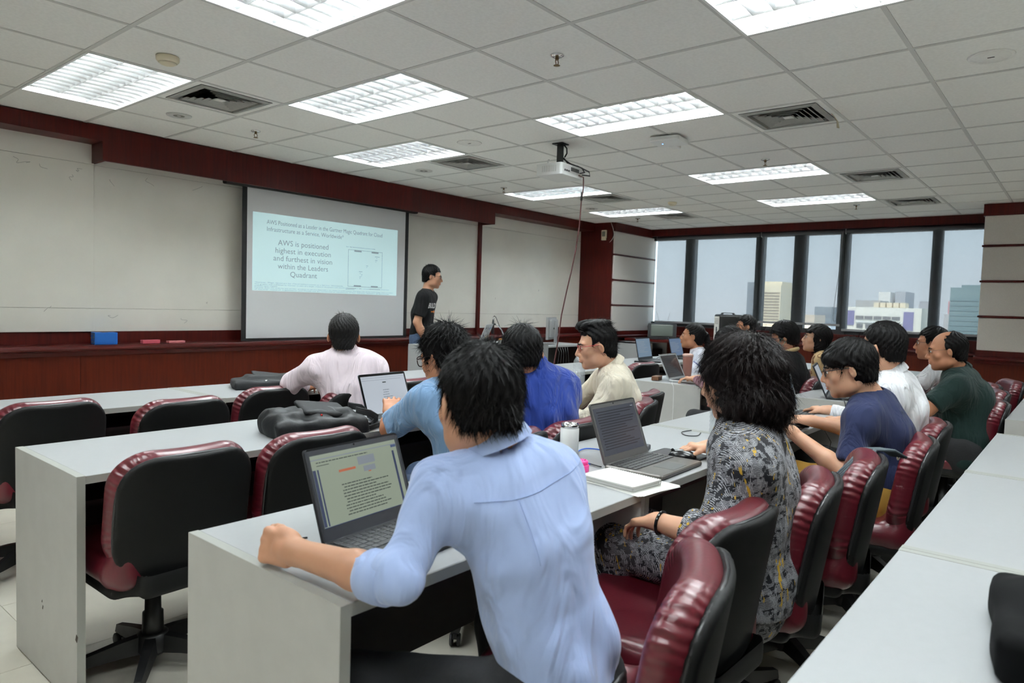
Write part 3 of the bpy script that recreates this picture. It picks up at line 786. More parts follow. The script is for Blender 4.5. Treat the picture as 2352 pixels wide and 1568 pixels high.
def make_chair():
    """local: hub on the floor at the origin, +y is the way the sitter faces; back top 0.80"""
    t = thing('swivel_chair', 'x', 'chair')
    tilt = math.radians(9)
    Rb = np.array(Matrix.Rotation(tilt, 3, 'X'))        # leans the back backwards
    cb = np.array((0, -.235, .625))
    # backrest cushion: an upright rounded slab with big top corners, wrinkled at the corners
    f = Field((-.30, -.42, .34), (.30, .06, .90), .0050)
    def slab(f, c, R, w, h, d, rc, rd):
        m = .45; sl, P = f.sub(c-m, c+m, .02)
        Q = (P-c)@R
        q0 = np.abs(Q[..., 0])-(w-rc); q2 = np.abs(Q[..., 2])-(h-rc)
        d2 = np.hypot(np.maximum(q0, 0), np.maximum(q2, 0))+np.minimum(np.maximum(q0, q2), 0)-rc
        bow = .05*(Q[..., 0]/w)**2        # hollow towards the sitter
        q1 = np.abs(Q[..., 1]-bow)-d
        a = np.maximum(d2+rd, 0); b = np.maximum(q1+rd, 0)
        dd = np.hypot(a, b)+np.minimum(np.maximum(d2+rd, q1+rd), 0)-rd
        ang = np.arctan2(Q[..., 2]-.03, Q[..., 0])
        corner = np.exp(-((np.abs(np.sin(2*ang))-1)/.22)**2)*np.clip((d2+.03)/.03, 0, 1)*(Q[..., 2] > -.05)
        f.put(sl, dd.astype(np.float32), 0, 'add')
    slab(f, cb, Rb, .232, .205, .045, .125, .042)
    bme = sdf_mesh('backrest', f, M_VINYL, 1)
    # gathered pleats round the corners: angle and strength stored per vertex for the vinyl's relief
    co = np.empty(len(bme.vertices)*3, np.float32); bme.vertices.foreach_get('co', co); Q = (co.reshape(-1, 3)-cb)@Rb
    ang = np.arctan2(Q[:, 2]-.02, Q[:, 0]*.9); rad = np.maximum(np.abs(Q[:, 0])/.232, np.abs(Q[:, 2])/.205)
    edge = np.clip((np.hypot(Q[:, 0]/.232, Q[:, 2]/.205)-.86)/.12, 0, 1)
    msk = edge*(np.exp(-((np.abs(ang)-.60)/.30)**2)+np.exp(-((PI-np.abs(ang)-.60)/.30)**2))*(Q[:, 2] > -.10)
    for nme, arr in (('pleat_angle', ang), ('pleat_mask', msk)):
        at = bme.attributes.new(nme, 'FLOAT', 'POINT'); at.data.foreach_set('value', arr.astype(np.float32))
    link('backrest', bme, t)
    # seat cushion
    f = Field((-.30, -.32, .34), (.30, .34, .56), .0075)
    f.rbox((0, .03, .435), (.230, .235, .052), .05, k=0)
    f.ell((0, .05, .50), (.20, .19, .035), k=.03, op='cut')
    f.rbox((0, -.195, .47), (.215, .05, .08), .045, k=.05)
    f.ell((0, .27, .39), (.22, .05, .05), k=.04)
    link('seat', sdf_mesh('seat', f, M_VINYL, 1), t)
    # black shells behind the back and under the seat
    f = Field((-.30, -.46, .32), (.30, .0, .90), .0075)
    Rn = Rb
    cs = cb+Rb@np.array((0, -.046, -.006))
    m = .45; sl, P = f.sub(cs-m, cs+m, .02); Q = (P-cs)@Rb
    q0 = np.abs(Q[..., 0])-(.222-.118); q2 = np.abs(Q[..., 2])-(.205-.118)
    d2 = np.hypot(np.maximum(q0, 0), np.maximum(q2, 0))+np.minimum(np.maximum(q0, q2), 0)-.118
    bow = .05*(Q[..., 0]/.232)**2
    q1 = np.abs(Q[..., 1]-bow)-.014
    a = np.maximum(d2+.008, 0); b = np.maximum(q1+.008, 0)
    dd = np.hypot(a, b)+np.minimum(np.maximum(d2+.008, q1+.008), 0)-.008
    f.put(sl, dd.astype(np.float32), 0, 'add')
    bs = link('back_shell', sdf_mesh('back_shell', f, M_SHELL, 1), t)
    pts = []
    for k in range(48):                          # lip round the shell
        a = 2*PI*k/48; cx = abs(math.cos(a))**.55*math.copysign(.221, math.cos(a)); cz = abs(math.sin(a))**.55*math.copysign(.204, math.sin(a))
        p = cs+Rb@np.array((cx, .05*(cx/.232)**2+.004, cz)); pts.append(tuple(p))
    MB().tube(pts, .0055, 6, closed=True).build('lip', M_LIP, bs)
    f = Field((-.28, -.34, .33), (.28, .32, .44), .009)
    f.rbox((0, .02, .385), (.222, .225, .03), .028, k=0)
    f.rbox((0, -.235, .41), (.16, .05, .05), .03, k=.04)
    link('seat_shell', sdf_mesh('seat_shell', f, M_SHELL, 1), t)
    MB().rbox(-.09, .09, -.10, .10, .325, .365, .02, 3).box(-.03, .03, -.15, .15, .335, .36).build('tilt_plate', M_BLACK, t)
    MB().tube([(.10, .02, .345), (.19, .03, .335), (.22, .03, .335)], .006, 7).build('height_lever', M_BLACK, t)
    MB().lathe([(.036, .10), (.034, .20), (.027, .205), (.025, .33)], 18).build('gas_lift', M_BLACK, t)
    hub = MB().lathe([(.045, .055), (.055, .07), (.05, .125), (.038, .13)], 20).build('base_hub', M_BLACK, t)
    leg = MB()
    prof = [(.03, .062, .125, .024), (.11, .062, .112, .022), (.195, .055, .092, .019), (.255, .052, .078, .016)]
    vs = []
    for r, z0, z1, hw in prof: vs += [(r, -hw, z0), (r, hw, z0), (r, hw*.7, z1), (r, -hw*.7, z1)]
    fs = [(i*4+k, i*4+(k+1) % 4, i*4+4+(k+1) % 4, i*4+4+k) for i in range(3) for k in range(4)]+[(3, 2, 1, 0), (12, 13, 14, 15)]
    leg.add(vs, fs)
    lme = leg.mesh('base_leg', M_BLACK)
    ca = MB()
    for s in (-1, 1):
        ca.lathe([(.0, -.007), (.02, -.007), (.025, -.004), (.025, .004), (.02, .007), (0, .007)], 14, M=Matrix.Rotation(PI/2, 3, 'X'), c=(.242, s*.014, .025))
    ca.cbox(.244, 0, .045, .04, .016, .02); ca.tube([(.25, 0, .04), (.25, 0, .06)], .006, 8)
    cme = ca.mesh('caster', M_BLACK)
    for k in range(5):
        a = 2*PI*k/5+.35
        l = link('base_leg', lme, t, None, (0, 0, a)); link('caster', cme, l)
    return t
CH = make_chair()
CHAIRS = []
# (x, y, heading, label)
CHAIR_SPOTS = [
 (-.42, -.545, 3, 'maroon chair cut by the left edge at the front row'),
 (.06, -.80, 3, 'empty maroon chair at the front row, left of the seam'),
 (.64, -.63, 4, 'empty maroon chair just left of the man in pink'),
 (.98, -.98, -4, 'maroon chair of the man in the pink shirt'),
 (1.55, -.79, 2, 'empty maroon chair right of the man in pink'),
 (-.43, -1.87, 1, 'empty maroon chair tucked into the second row, its star base in full view'),
 (.065, -1.90, 0, 'empty maroon chair in front of the black backpack desk'),
 (.60, -2.40, 6, 'maroon chair of the man in the light blue short-sleeved shirt'),
 (1.06, -2.40, 0, 'maroon chair of the man in royal blue'),
 (1.80, -2.28, 20, 'maroon chair of the man in beige'),
 (2.21, -2.10, 12, 'empty maroon chair next to the man in beige, with a dark blue bag in it'),
 (-.29, -3.56, 22, 'nearest maroon chair, under the man in the light blue shirt'),
 (.24, -3.45, -2, 'empty maroon chair between the man in light blue and the patterned dress'),
 (.71, -3.50, 14, 'maroon chair of the woman in the patterned dress'),
 (1.18, -3.53, 12, 'maroon chair with a dark bag hung over its back'),
 (1.77, -3.60, 12, 'maroon chair just right of the young man in navy'),
 (2.36, -3.57, 8, 'maroon chair at the aisle end of the third row'),
 (3.67, -3.70, 14, 'maroon chair of the man in the dark green polo'),
 (4.40, -3.65, 10, 'maroon chair just behind the man in dark green'),
 (4.95, -3.56, 10, 'maroon chair of the man in the short-sleeved white shirt'),
 (5.48, -3.66, 20, 'empty maroon chair nearest the right column'),
 (4.25, -.98, -6, 'empty maroon chair at the front right row, left of the girl in white'),
 (4.98, -1.22, 0, 'maroon chair of the girl in the white uniform'),
 (6.25, -1.25, 10, 'maroon chair of the man beside the loudspeaker'),
 (3.55, -2.40, 5, 'maroon chair of the woman bending her head'),
 (4.12, -2.49, 12, 'maroon chair of the woman with the green mask'),
 (4.70, -2.40, 12, 'maroon chair of the woman in the tan floral blouse'),
 (5.35, -2.17, 12, 'empty maroon chair right of the woman in tan'),
]
for k, (x, y, a, lb) in enumerate(CHAIR_SPOTS):
    if k == 0:
        CH.location = (x, y, 0); CH.rotation_euler = (0, 0, math.radians(a)); CH['label'] = lb; CH['group'] = 'maroon swivel chairs'; c = CH
    else: c = copy_tree(CH, None, (x, y, 0), (0, 0, math.radians(a)), lb)
    CHAIRS.append(c)
# turn each star base so that its feet stand clear of the neighbours' feet and of the desk panels
def _settle_bases():
    panels = []
    for o in bpy.data.objects:
        if o.name.startswith('classroom_desk'):
            x, y = o.location.x, o.location.y
            for px in (x+.013, x+TW-.013): panels.append((V3b(px, y), V3b(px, y+TD)))
            panels.append((V3b(x, y+TD-.076), V3b(x+TW, y+TD-.076)))
    placed = []
    def seg_d(a, b, c, d):
        best = 9
        for s in np.linspace(0, 1, 7):
            p = a+(b-a)*s
            q = d-c; t = np.clip(((p-c)@q)/(q@q), 0, 1); best = min(best, np.linalg.norm(p-c-q*t))
        return best
    for k, c in enumerate(CHAIRS):
        h = V3b(c.location.x, c.location.y); best = (-9, 0)
        for r in ([0] if k == 5 else np.radians(np.arange(0, 72, 6))):
            legs = [(h, h+.275*V3b(math.cos(a), math.sin(a))) for a in (c.rotation_euler.z+.35+2*PI*i/5+r for i in range(5))]
            m = 9
            for a, b in legs:
                for (p, q) in panels:
                    if np.linalg.norm(p-h) < 1.6: m = min(m, seg_d(a, b, p, q))
                for oh, ol in placed:
                    if np.linalg.norm(oh-h) < .75: m = min(m, min(seg_d(a, b, p, q) for p, q in ol))
            if m > best[0]: best = (m, r, legs)
        placed.append((h, best[2]))
        for ch in c.children:
            if ch.name.startswith('base_leg'): ch.rotation_euler.z += best[1]
def V3b(x, y): return np.array((x, y), float)
_settle_bases()
# ================================================================== people
def V3(*a): return np.array(a if len(a) == 3 else a[0], float)
def unit(v): return v/np.linalg.norm(v)
def frame(yaw, pitch=0, roll=0):
    """columns: right, forward, up; yaw 0 looks along +y, counter-clockwise positive; pitch > 0 looks down; roll > 0 leans to the right (degrees)"""
    y, p, r = map(math.radians, (yaw, pitch, roll))
    M = Matrix.Rotation(y, 3, 'Z') @ Matrix.Rotation(-p, 3, 'X') @ Matrix.Rotation(r, 3, 'Y')
    return np.array(M)

def skin_mat(name, c): return mat(name, c, .48, noise=.10, nscale=14, sss=.12, bump=.03, bscale=500)
SKIN = skin_mat('skin_light', srgb(212, 162, 132)); SKIN2 = skin_mat('skin_tan', srgb(184, 128, 96)); SKIN3 = skin_mat('skin_warm', srgb(192, 142, 113))
HAIR = mat('black_hair', srgb(10, 8, 8), .52, noise=.4, nscale=60, spec=.12); HAIRB = mat('dark_brown_hair', srgb(20, 11, 10), .5, noise=.4, nscale=60, spec=.14)
M_EYEW = mat('eye_white', srgb(232, 226, 220), .2); M_IRIS = mat('dark_iris', srgb(24, 15, 12), .15)
M_LIPS = mat('lip_skin', srgb(184, 112, 100), .4)
M_CLEAR = bpy.data.materials.new('spectacle_lens'); M_CLEAR.use_nodes = True
_nt = M_CLEAR.node_tree; _nt.nodes.clear(); _o = _nt.nodes.new('ShaderNodeOutputMaterial'); _m = _nt.nodes.new('ShaderNodeMixShader'); _t = _nt.nodes.new('ShaderNodeBsdfTransparent'); _g = _nt.nodes.new('ShaderNodeBsdfGlossy')
_g.inputs[1].default_value = .03; _m.inputs[0].default_value = .10; _nt.links.new(_t.outputs[0], _m.inputs[1]); _nt.links.new(_g.outputs[0], _m.inputs[2]); _nt.links.new(_m.outputs[0], _o.inputs[0])

def cloth_mat(name, c, rough=.85, fold=.35, scale=7.0, weave=.15, sheen=.25):
    m = mat(name, c, rough, sheen=sheen, spec=.25)
    nt = m.node_tree; bs = nt.nodes['Principled BSDF']
    tc = nt.nodes.new('ShaderNodeTexCoord'); mp = nt.nodes.new('ShaderNodeMapping'); mp.inputs['Scale'].default_value = (1.7, 1.7, .42)
    mp.inputs['Rotation'].default_value = (.3, .5, .2)
    n1 = nt.nodes.new('ShaderNodeTexNoise'); n1.inputs['Scale'].default_value = scale; n1.inputs['Detail'].default_value = 3; n1.inputs['Distortion'].default_value = 1.2
    n2 = nt.nodes.new('ShaderNodeTexNoise'); n2.inputs['Scale'].default_value = 700; n2.inputs['Detail'].default_value = 1
    b1 = nt.nodes.new('ShaderNodeBump'); b1.inputs['Strength'].default_value = min(1, fold*1.9); b1.inputs['Distance'].default_value = .07
    b2 = nt.nodes.new('ShaderNodeBump'); b2.inputs['Strength'].default_value = weave; b2.inputs['Distance'].default_value = .002
    nt.links.new(tc.outputs['Object'], mp.inputs[0]); nt.links.new(mp.outputs[0], n1.inputs['Vector']); nt.links.new(tc.outputs['Object'], n2.inputs['Vector'])
    nt.links.new(n1.outputs['Fac'], b1.inputs['Height']); nt.links.new(n2.outputs['Fac'], b2.inputs['Height'])
    nt.links.new(b1.outputs[0], b2.inputs['Normal']); nt.links.new(b2.outputs[0], bs.inputs['Normal'])
    return m

def seated(hx, hy, yaw, lean=12, head_up=0.0, seat=.55, torso=.50, sw=.175, reach=.0):
    """joints of a seated figure; yaw in degrees as in frame()"""
    R = frame(yaw); r, f, u = R[:, 0], R[:, 1], R[:, 2]
    a = math.radians(lean); b = math.radians(lean+8)
    J = {}
    J['hip'] = V3(hx, hy, seat)
    J['chest'] = J['hip']+(u*math.cos(a)+f*math.sin(a))*torso*.6
    J['neck'] = J['chest']+(u*math.cos(b)+f*math.sin(b))*torso*.4
    J['head'] = J['neck']+u*.145+f*.035
    for s, n in ((-1, 'L'), (1, 'R')):
        J['sh'+n] = J['neck']+r*s*sw-u*.055
        J['el'+n] = J['sh'+n]-u*.24+f*.14+r*s*.05
        J['wr'+n] = V3(*(J['el'+n]+f*.22-r*s*.06)[:2], .79)
        J['kn'+n] = J['hip']+f*.43+r*s*.10-u*.02
        J['an'+n] = V3(*(J['kn'+n]+f*.02)[:2], .09)
        J['toe'+n] = V3(*(J['an'+n]+f*.17)[:2], .035)
        J['hd'+n] = unit(f-.0*r)           # hand direction
        J['up'+n] = u                       # back of the hand
    J['R'] = R
    return J

def hand(F, w, d, up, side, curl=25, thumb=30, s=1.0, spread=6):
    """palm plus five jointed fingers. w wrist, d pointing direction, up: back of the hand, side: +1 right hand, -1 left"""
    d = unit(d); up = unit(up-d*(up@d)); x = unit(np.cross(d, up))*(-side)        # x points to the thumb side
    R = np.stack([x, d, up], 1)
    F.rbox(w+d*.050*s, (.039*s, .048*s, .014*s), .013*s, R, k=.012)
    F.cone(w-d*.01, w+d*.03*s, .026*s, .025*s, k=.015)
    F.ell(w+d*.03*s+x*.022*s-up*.008*s, (.020*s, .030*s, .016*s), R, k=.012)         # ball of the thumb
    for q, (ox, ln) in enumerate(((.030, .95), (.010, 1.05), (-.011, .98), (-.030, .78))):
        p = w+d*(.092-.004*abs(q-1))*s+x*ox*s; a = math.radians(-curl*.35); yaw = math.radians((1.5-q)*spread)
        rad = (.0090, .0090, .0086, .0077)[q]*s
        F.ell(p-d*.004*s+up*.007*s, (.0095*s, .011*s, .0085*s), R, k=.008)           # knuckle
        for seg, L in enumerate((.043, .027, .021)):
            a += math.radians(curl*(1.0, 1.15, .8)[seg])
            dd = (d*math.cos(yaw)+x*math.sin(yaw))*math.cos(a)-up*math.sin(a)
            e = p+dd*L*ln*s; F.cone(p, e, rad, rad*.9, k=.004); p = e; rad *= .9
    if curl > 60:                                   # closed fist: grooves between the fingers
        for ox in (.020, -.0005, -.0205):
            a1 = math.radians(curl*.62); g = w+d*.098*s+x*ox*s+up*.008*s; g2 = g+(d*math.cos(a1)-up*math.sin(a1))*.05*s
            F.cone(g, g2, .0030*s, .0034*s, k=.003, op='cut'); F.cone(g2, g2-d*.03*s-up*.012*s, .0034*s, .003*s, k=.003, op='cut')
    t = math.radians(thumb); p = w+d*.028*s+x*.030*s
    d1 = unit(d*math.cos(t)+x*math.sin(t)-up*.35); e = p+d1*.040*s; F.cone(p, e, .0125*s, .011*s, k=.010)
    d2 = unit(d*math.cos(t*.35)+x*math.sin(t*.35)-up*.45); F.cone(e, e+d2*.030*s, .011*s, .009*s, k=.004)

def head_sdf(F, c, R, fem=0.0, jaw=1.0, fat=0.0, open_eyes=True):
    W = lambda x, y, z: c+R@np.array((x, y, z))
    e = lambda p, r, k=.015, op='add': F.ell(W(*p), r, R, k, op)
    e((0, -.012, .032), (.075, .094, .086), .001)
    e((0, .030, -.030), (.060+fat*.5, .064, .082), .03)
    e((0, .044, -.072), (.046*jaw+fat, .044, .040), .025)
    e((0, .076, -.098), (.022, .016, .016), .02)                                   # chin
    for s in (-1, 1):
        e((s*.040, .058, -.022), (.024+fat, .024, .024), .02)                         # cheeks
        e((s*.046, .015, -.070), (.018+fat, .032, .026), .025)                        # jaw angle
    F.cone(W(-.036, .079, .026), W(.036, .079, .026), .010, .010, k=.018)             # brow
    for s in (-1, 1): e((s*.031, .098, .006), (.017, .013, .012), .012, 'cut')
    for s in (-1, 1): e((s*.031, .079, .005), (.0145, .0125, .0115), .006)
    F.cone(W(0, .092, .012), W(0, .112-.004*fem, -.028), .0075, .0115, k=.010)       # nose
    for s in (-1, 1): e((s*.013, .101, -.033), (.009, .010, .008), .006)
    e((0, .090, -.052), (.026, .014, .018), .014)                                     # mouth mound
    e((0, .098, -.0575), (.021, .0075, .0052), .004); e((0, .096, -.0685), (.018, .0085, .0065), .004)
    F.cone(W(-.018, .1045, -.063), W(.018, .1045, -.063), .0022, .0022, k=.003, op='cut')
    for s in (-1, 1):                                                                   # ears
        q = math.radians(28*s); Re = R@np.array(Matrix.Rotation(q, 3, 'Z')@Matrix.Rotation(math.radians(-10), 3, 'X'))
        F.ell(W(s*.081, -.010, -.006), (.0082, .0150, .0265), Re, .004); F.ell(W(s*.0895, -.004, -.003), (.0075, .0085, .0165), Re, .003, 'cut')

def ribbons(me_pts, segs):
    """segs: list of polylines with widths -> verts, quads"""
    pass

def hair_mesh(name, c, R, style, material, n_strands, step=.0042, seed=1, slen=(.02, .045), swid=.0008, lift=.003, extra=None, crown=(.0, -.055, .11), down=.35, messy=.25):
    F = Field(c-V3(.20, .20, .30+style.get('long', 0)), c+V3(.20, .20, .20), step)
    W = lambda x, y, z: c+R@np.array((x, y, z))
    t = style.get('t', .012); tt = style.get('top', t)
    F.ell(W(0, -.014, .032+(tt-t)*.5), (.075+t, .094+t, .086+(t+tt)/2), R, 0)
    F.ell(W(0, -.060, -.030), (.058+t*.4, .040+t*.5, .062), R, .02)
    for (p, r, k) in style.get('add', ()): F.ell(W(*p), r, R, k)
    fx = style.get('face', (.038, .062)); cut = style.get('cut', True)
    if cut:
        yh, zh = fx
        F.rbox(W(0, yh+.10, zh-.14), (.20, .10, .14), .03, R, .008, 'cut')
        ez = style.get('ear', .018)
        for s in (-1, 1): F.ell(W(s*.092, .006, ez-.045), (.045, .030, .050), R, .008, 'cut')
    for (p, r, k) in style.get('sub', ()): F.ell(W(*p), r, R, k, 'cut')
    for (p, r, k) in style.get('late', ()): F.ell(W(*p), r, R, k)
    F.plane(W(0, 0, style.get('nape', -.078)), -R[:, 2], .01)
    rg = np.random.RandomState(seed)
    ph = rg.uniform(0, 6, 6); amp = style.get('noise', .0025)
    cc = c
    def nz(X, Y, Z):
        q = (np.stack([X, Y, Z], -1)-cc)@R
        a = np.arctan2(q[:, 0], q[:, 1]+.055); b = q[:, 2]
        return amp*(np.sin(a*17+ph[0]+9*np.sin(b*30+ph[1]))+.7*np.sin(a*31+ph[2]+40*b))
    F.warp(nz)
    P, Q = F.nets(); P = relax(P, Q, 1)
    if len(P) == 0: return None
    V0 = [P]; F0 = [Q]; nv = len(P)
    # normals
    n = np.cross(P[Q[:, 2]]-P[Q[:, 0]], P[Q[:, 3]]-P[Q[:, 1]]); n /= np.maximum(np.linalg.norm(n, axis=1), 1e-9)[:, None]
    if n_strands:
        pk = rg.randint(0, len(Q), n_strands); u = rg.rand(n_strands, 2)
        p = P[Q[pk, 0]]*((1-u[:, :1])*(1-u[:, 1:]))+P[Q[pk, 1]]*(u[:, :1]*(1-u[:, 1:]))+P[Q[pk, 2]]*(u[:, :1]*u[:, 1:])+P[Q[pk, 3]]*((1-u[:, :1])*u[:, 1:])
        nn = n[pk]
        cw = W(*crown)
        d = unit_rows(p-cw)+np.array(R[:, 2])*(-down)+rg.normal(0, messy, p.shape)
        if 'flow' in style: d = d+R@np.array(style['flow'])
        d = d-nn*(d*nn).sum(1)[:, None]; d = unit_rows(d)
        L = rg.uniform(slen[0], slen[1], n_strands)[:, None]
        sd = unit_rows(np.cross(d, nn)); K = 4; rows = []
        lf = rg.uniform(.2, 1, n_strands)[:, None]*lift
        cur = style.get('curl', 0.0); phc = rg.uniform(0, 6.28, n_strands)[:, None]
        for k in range(K):
            s = k/(K-1)
            q = p-nn*.0015+d*L*s+nn*(lf*s-(L*s)**2/(2*.078))+sd*cur*np.sin(phc+s*5)
            w = swid*(1-.8*s)
            rows.append(q-sd*w); rows.append(q+sd*w)
        SV = np.stack(rows, 1).reshape(-1, 3); b = np.arange(n_strands)[:, None]*(2*K)+nv
        SF = np.concatenate([np.stack([b[:, 0]+2*k, b[:, 0]+2*k+1, b[:, 0]+2*k+3, b[:, 0]+2*k+2], 1) for k in range(K-1)])
        V0.append(SV); F0.append(SF)
    return np_mesh(name, np.concatenate(V0)-extra, np.concatenate(F0), material)
def unit_rows(a): return a/np.maximum(np.linalg.norm(a, axis=1), 1e-9)[:, None]

def spectacles(parent, c, R, off, m, lens=(.026, .018), rim=.0016, arm=.09, z=.006, y=.1005):
    """two rims, bridge, two temple arms"""
    W = lambda x, yy, zz: tuple(c+R@np.array((x, yy, zz))-off)
    b = MB(); lens_polys = []
    for s in (-1, 1):
        ring = []
        for k in range(20):
            a = 2*PI*k/20; cx = abs(math.cos(a))**.65*math.copysign(lens[0], math.cos(a)); cz = abs(math.sin(a))**.65*math.copysign(lens[1], math.sin(a))
            ring.append(W(s*.032+cx, y-abs(s*.032+cx)**2*1.6, z+cz))
        b.tube(ring, rim, 6, closed=True); lens_polys.append(ring)
        b.tube([W(s*(.032+lens[0]), y-.006, z+.006), W(s*.069, y-.02, z+.007), W(s*.079, .03, z+.007), W(s*.080, -.002, z+.006), W(s*.079, -.018, z-.012)], rim*1.1, 6)
    b.tube([W(-.007, y+.001, z+.004), W(0, y+.005, z+.007), W(.007, y+.001, z+.004)], rim, 6)
    g = b.build('spectacles', m, parent)
    for ring in lens_polys:
        l = MB(); l.add(ring, [tuple(range(20))]); l.build('lens', M_CLEAR, g)
    return g

def eyes(parent, c, R, off, gaze=(0, 0)):
    W = lambda x, yy, zz: c+R@np.array((x, yy, zz))-off
    for s in (-1, 1):
        ctr = W(s*.031, .0838, .0045); b = MB(); n, m = 16, 10
        f = R@np.array((gaze[0], 1, gaze[1])); f = f/np.linalg.norm(f); x = np.cross(f, R[:, 2]); x /= np.linalg.norm(x); zz = np.cross(x, f)
        vs = []; rr = .0118
        for i in range(m+1):
            th = PI*i/m
            for k in range(n):
                ph = 2*PI*k/n; vs.append(tuple(ctr+rr*(f*math.cos(th)+(x*math.cos(ph)+zz*math.sin(ph)*.62)*math.sin(th))))
        for i in range(m):
            b.cur = 1 if i < 3 else 0
            b.add([], []) if False else None
            for k in range(n):
                b.f.append((i*n+k, i*n+(k+1) % n, (i+1)*n+(k+1) % n, (i+1)*n+k)); b.mi.append(b.cur); b.sm.append(True)
        b.v = vs
        b.build('eye', [M_EYEW, M_IRIS], parent)
        pts = [W(s*.012, .0955, .022), W(s*.024, .0955, .0265), W(s*.036, .0905, .0275), W(s*.050, .0795, .022)]
        bm_ = MB().tube([tuple(p) for p in pts], [.0026, .0036, .0034, .0014], 6); bm_.build('eyebrow', HAIR, parent)
    lp = MB()
    for (z0, h, y0, w) in ((-.0575, .0036, .1035, .019), (-.0683, .0046, .1025, .017)):
        pts = [tuple(W(w*math.sin(t), y0-.010*(math.sin(t))**2, z0+(.001 if z0 > -.06 else 0)*math.cos(3*t))) for t in np.linspace(-1.25, 1.25, 9)]
        lp.tube(pts, [h*.3]+[h*.75, h*.95, h, h, h, h*.95, h*.75]+[h*.3], 7)
    lp.build('lips', M_LIPS, parent)

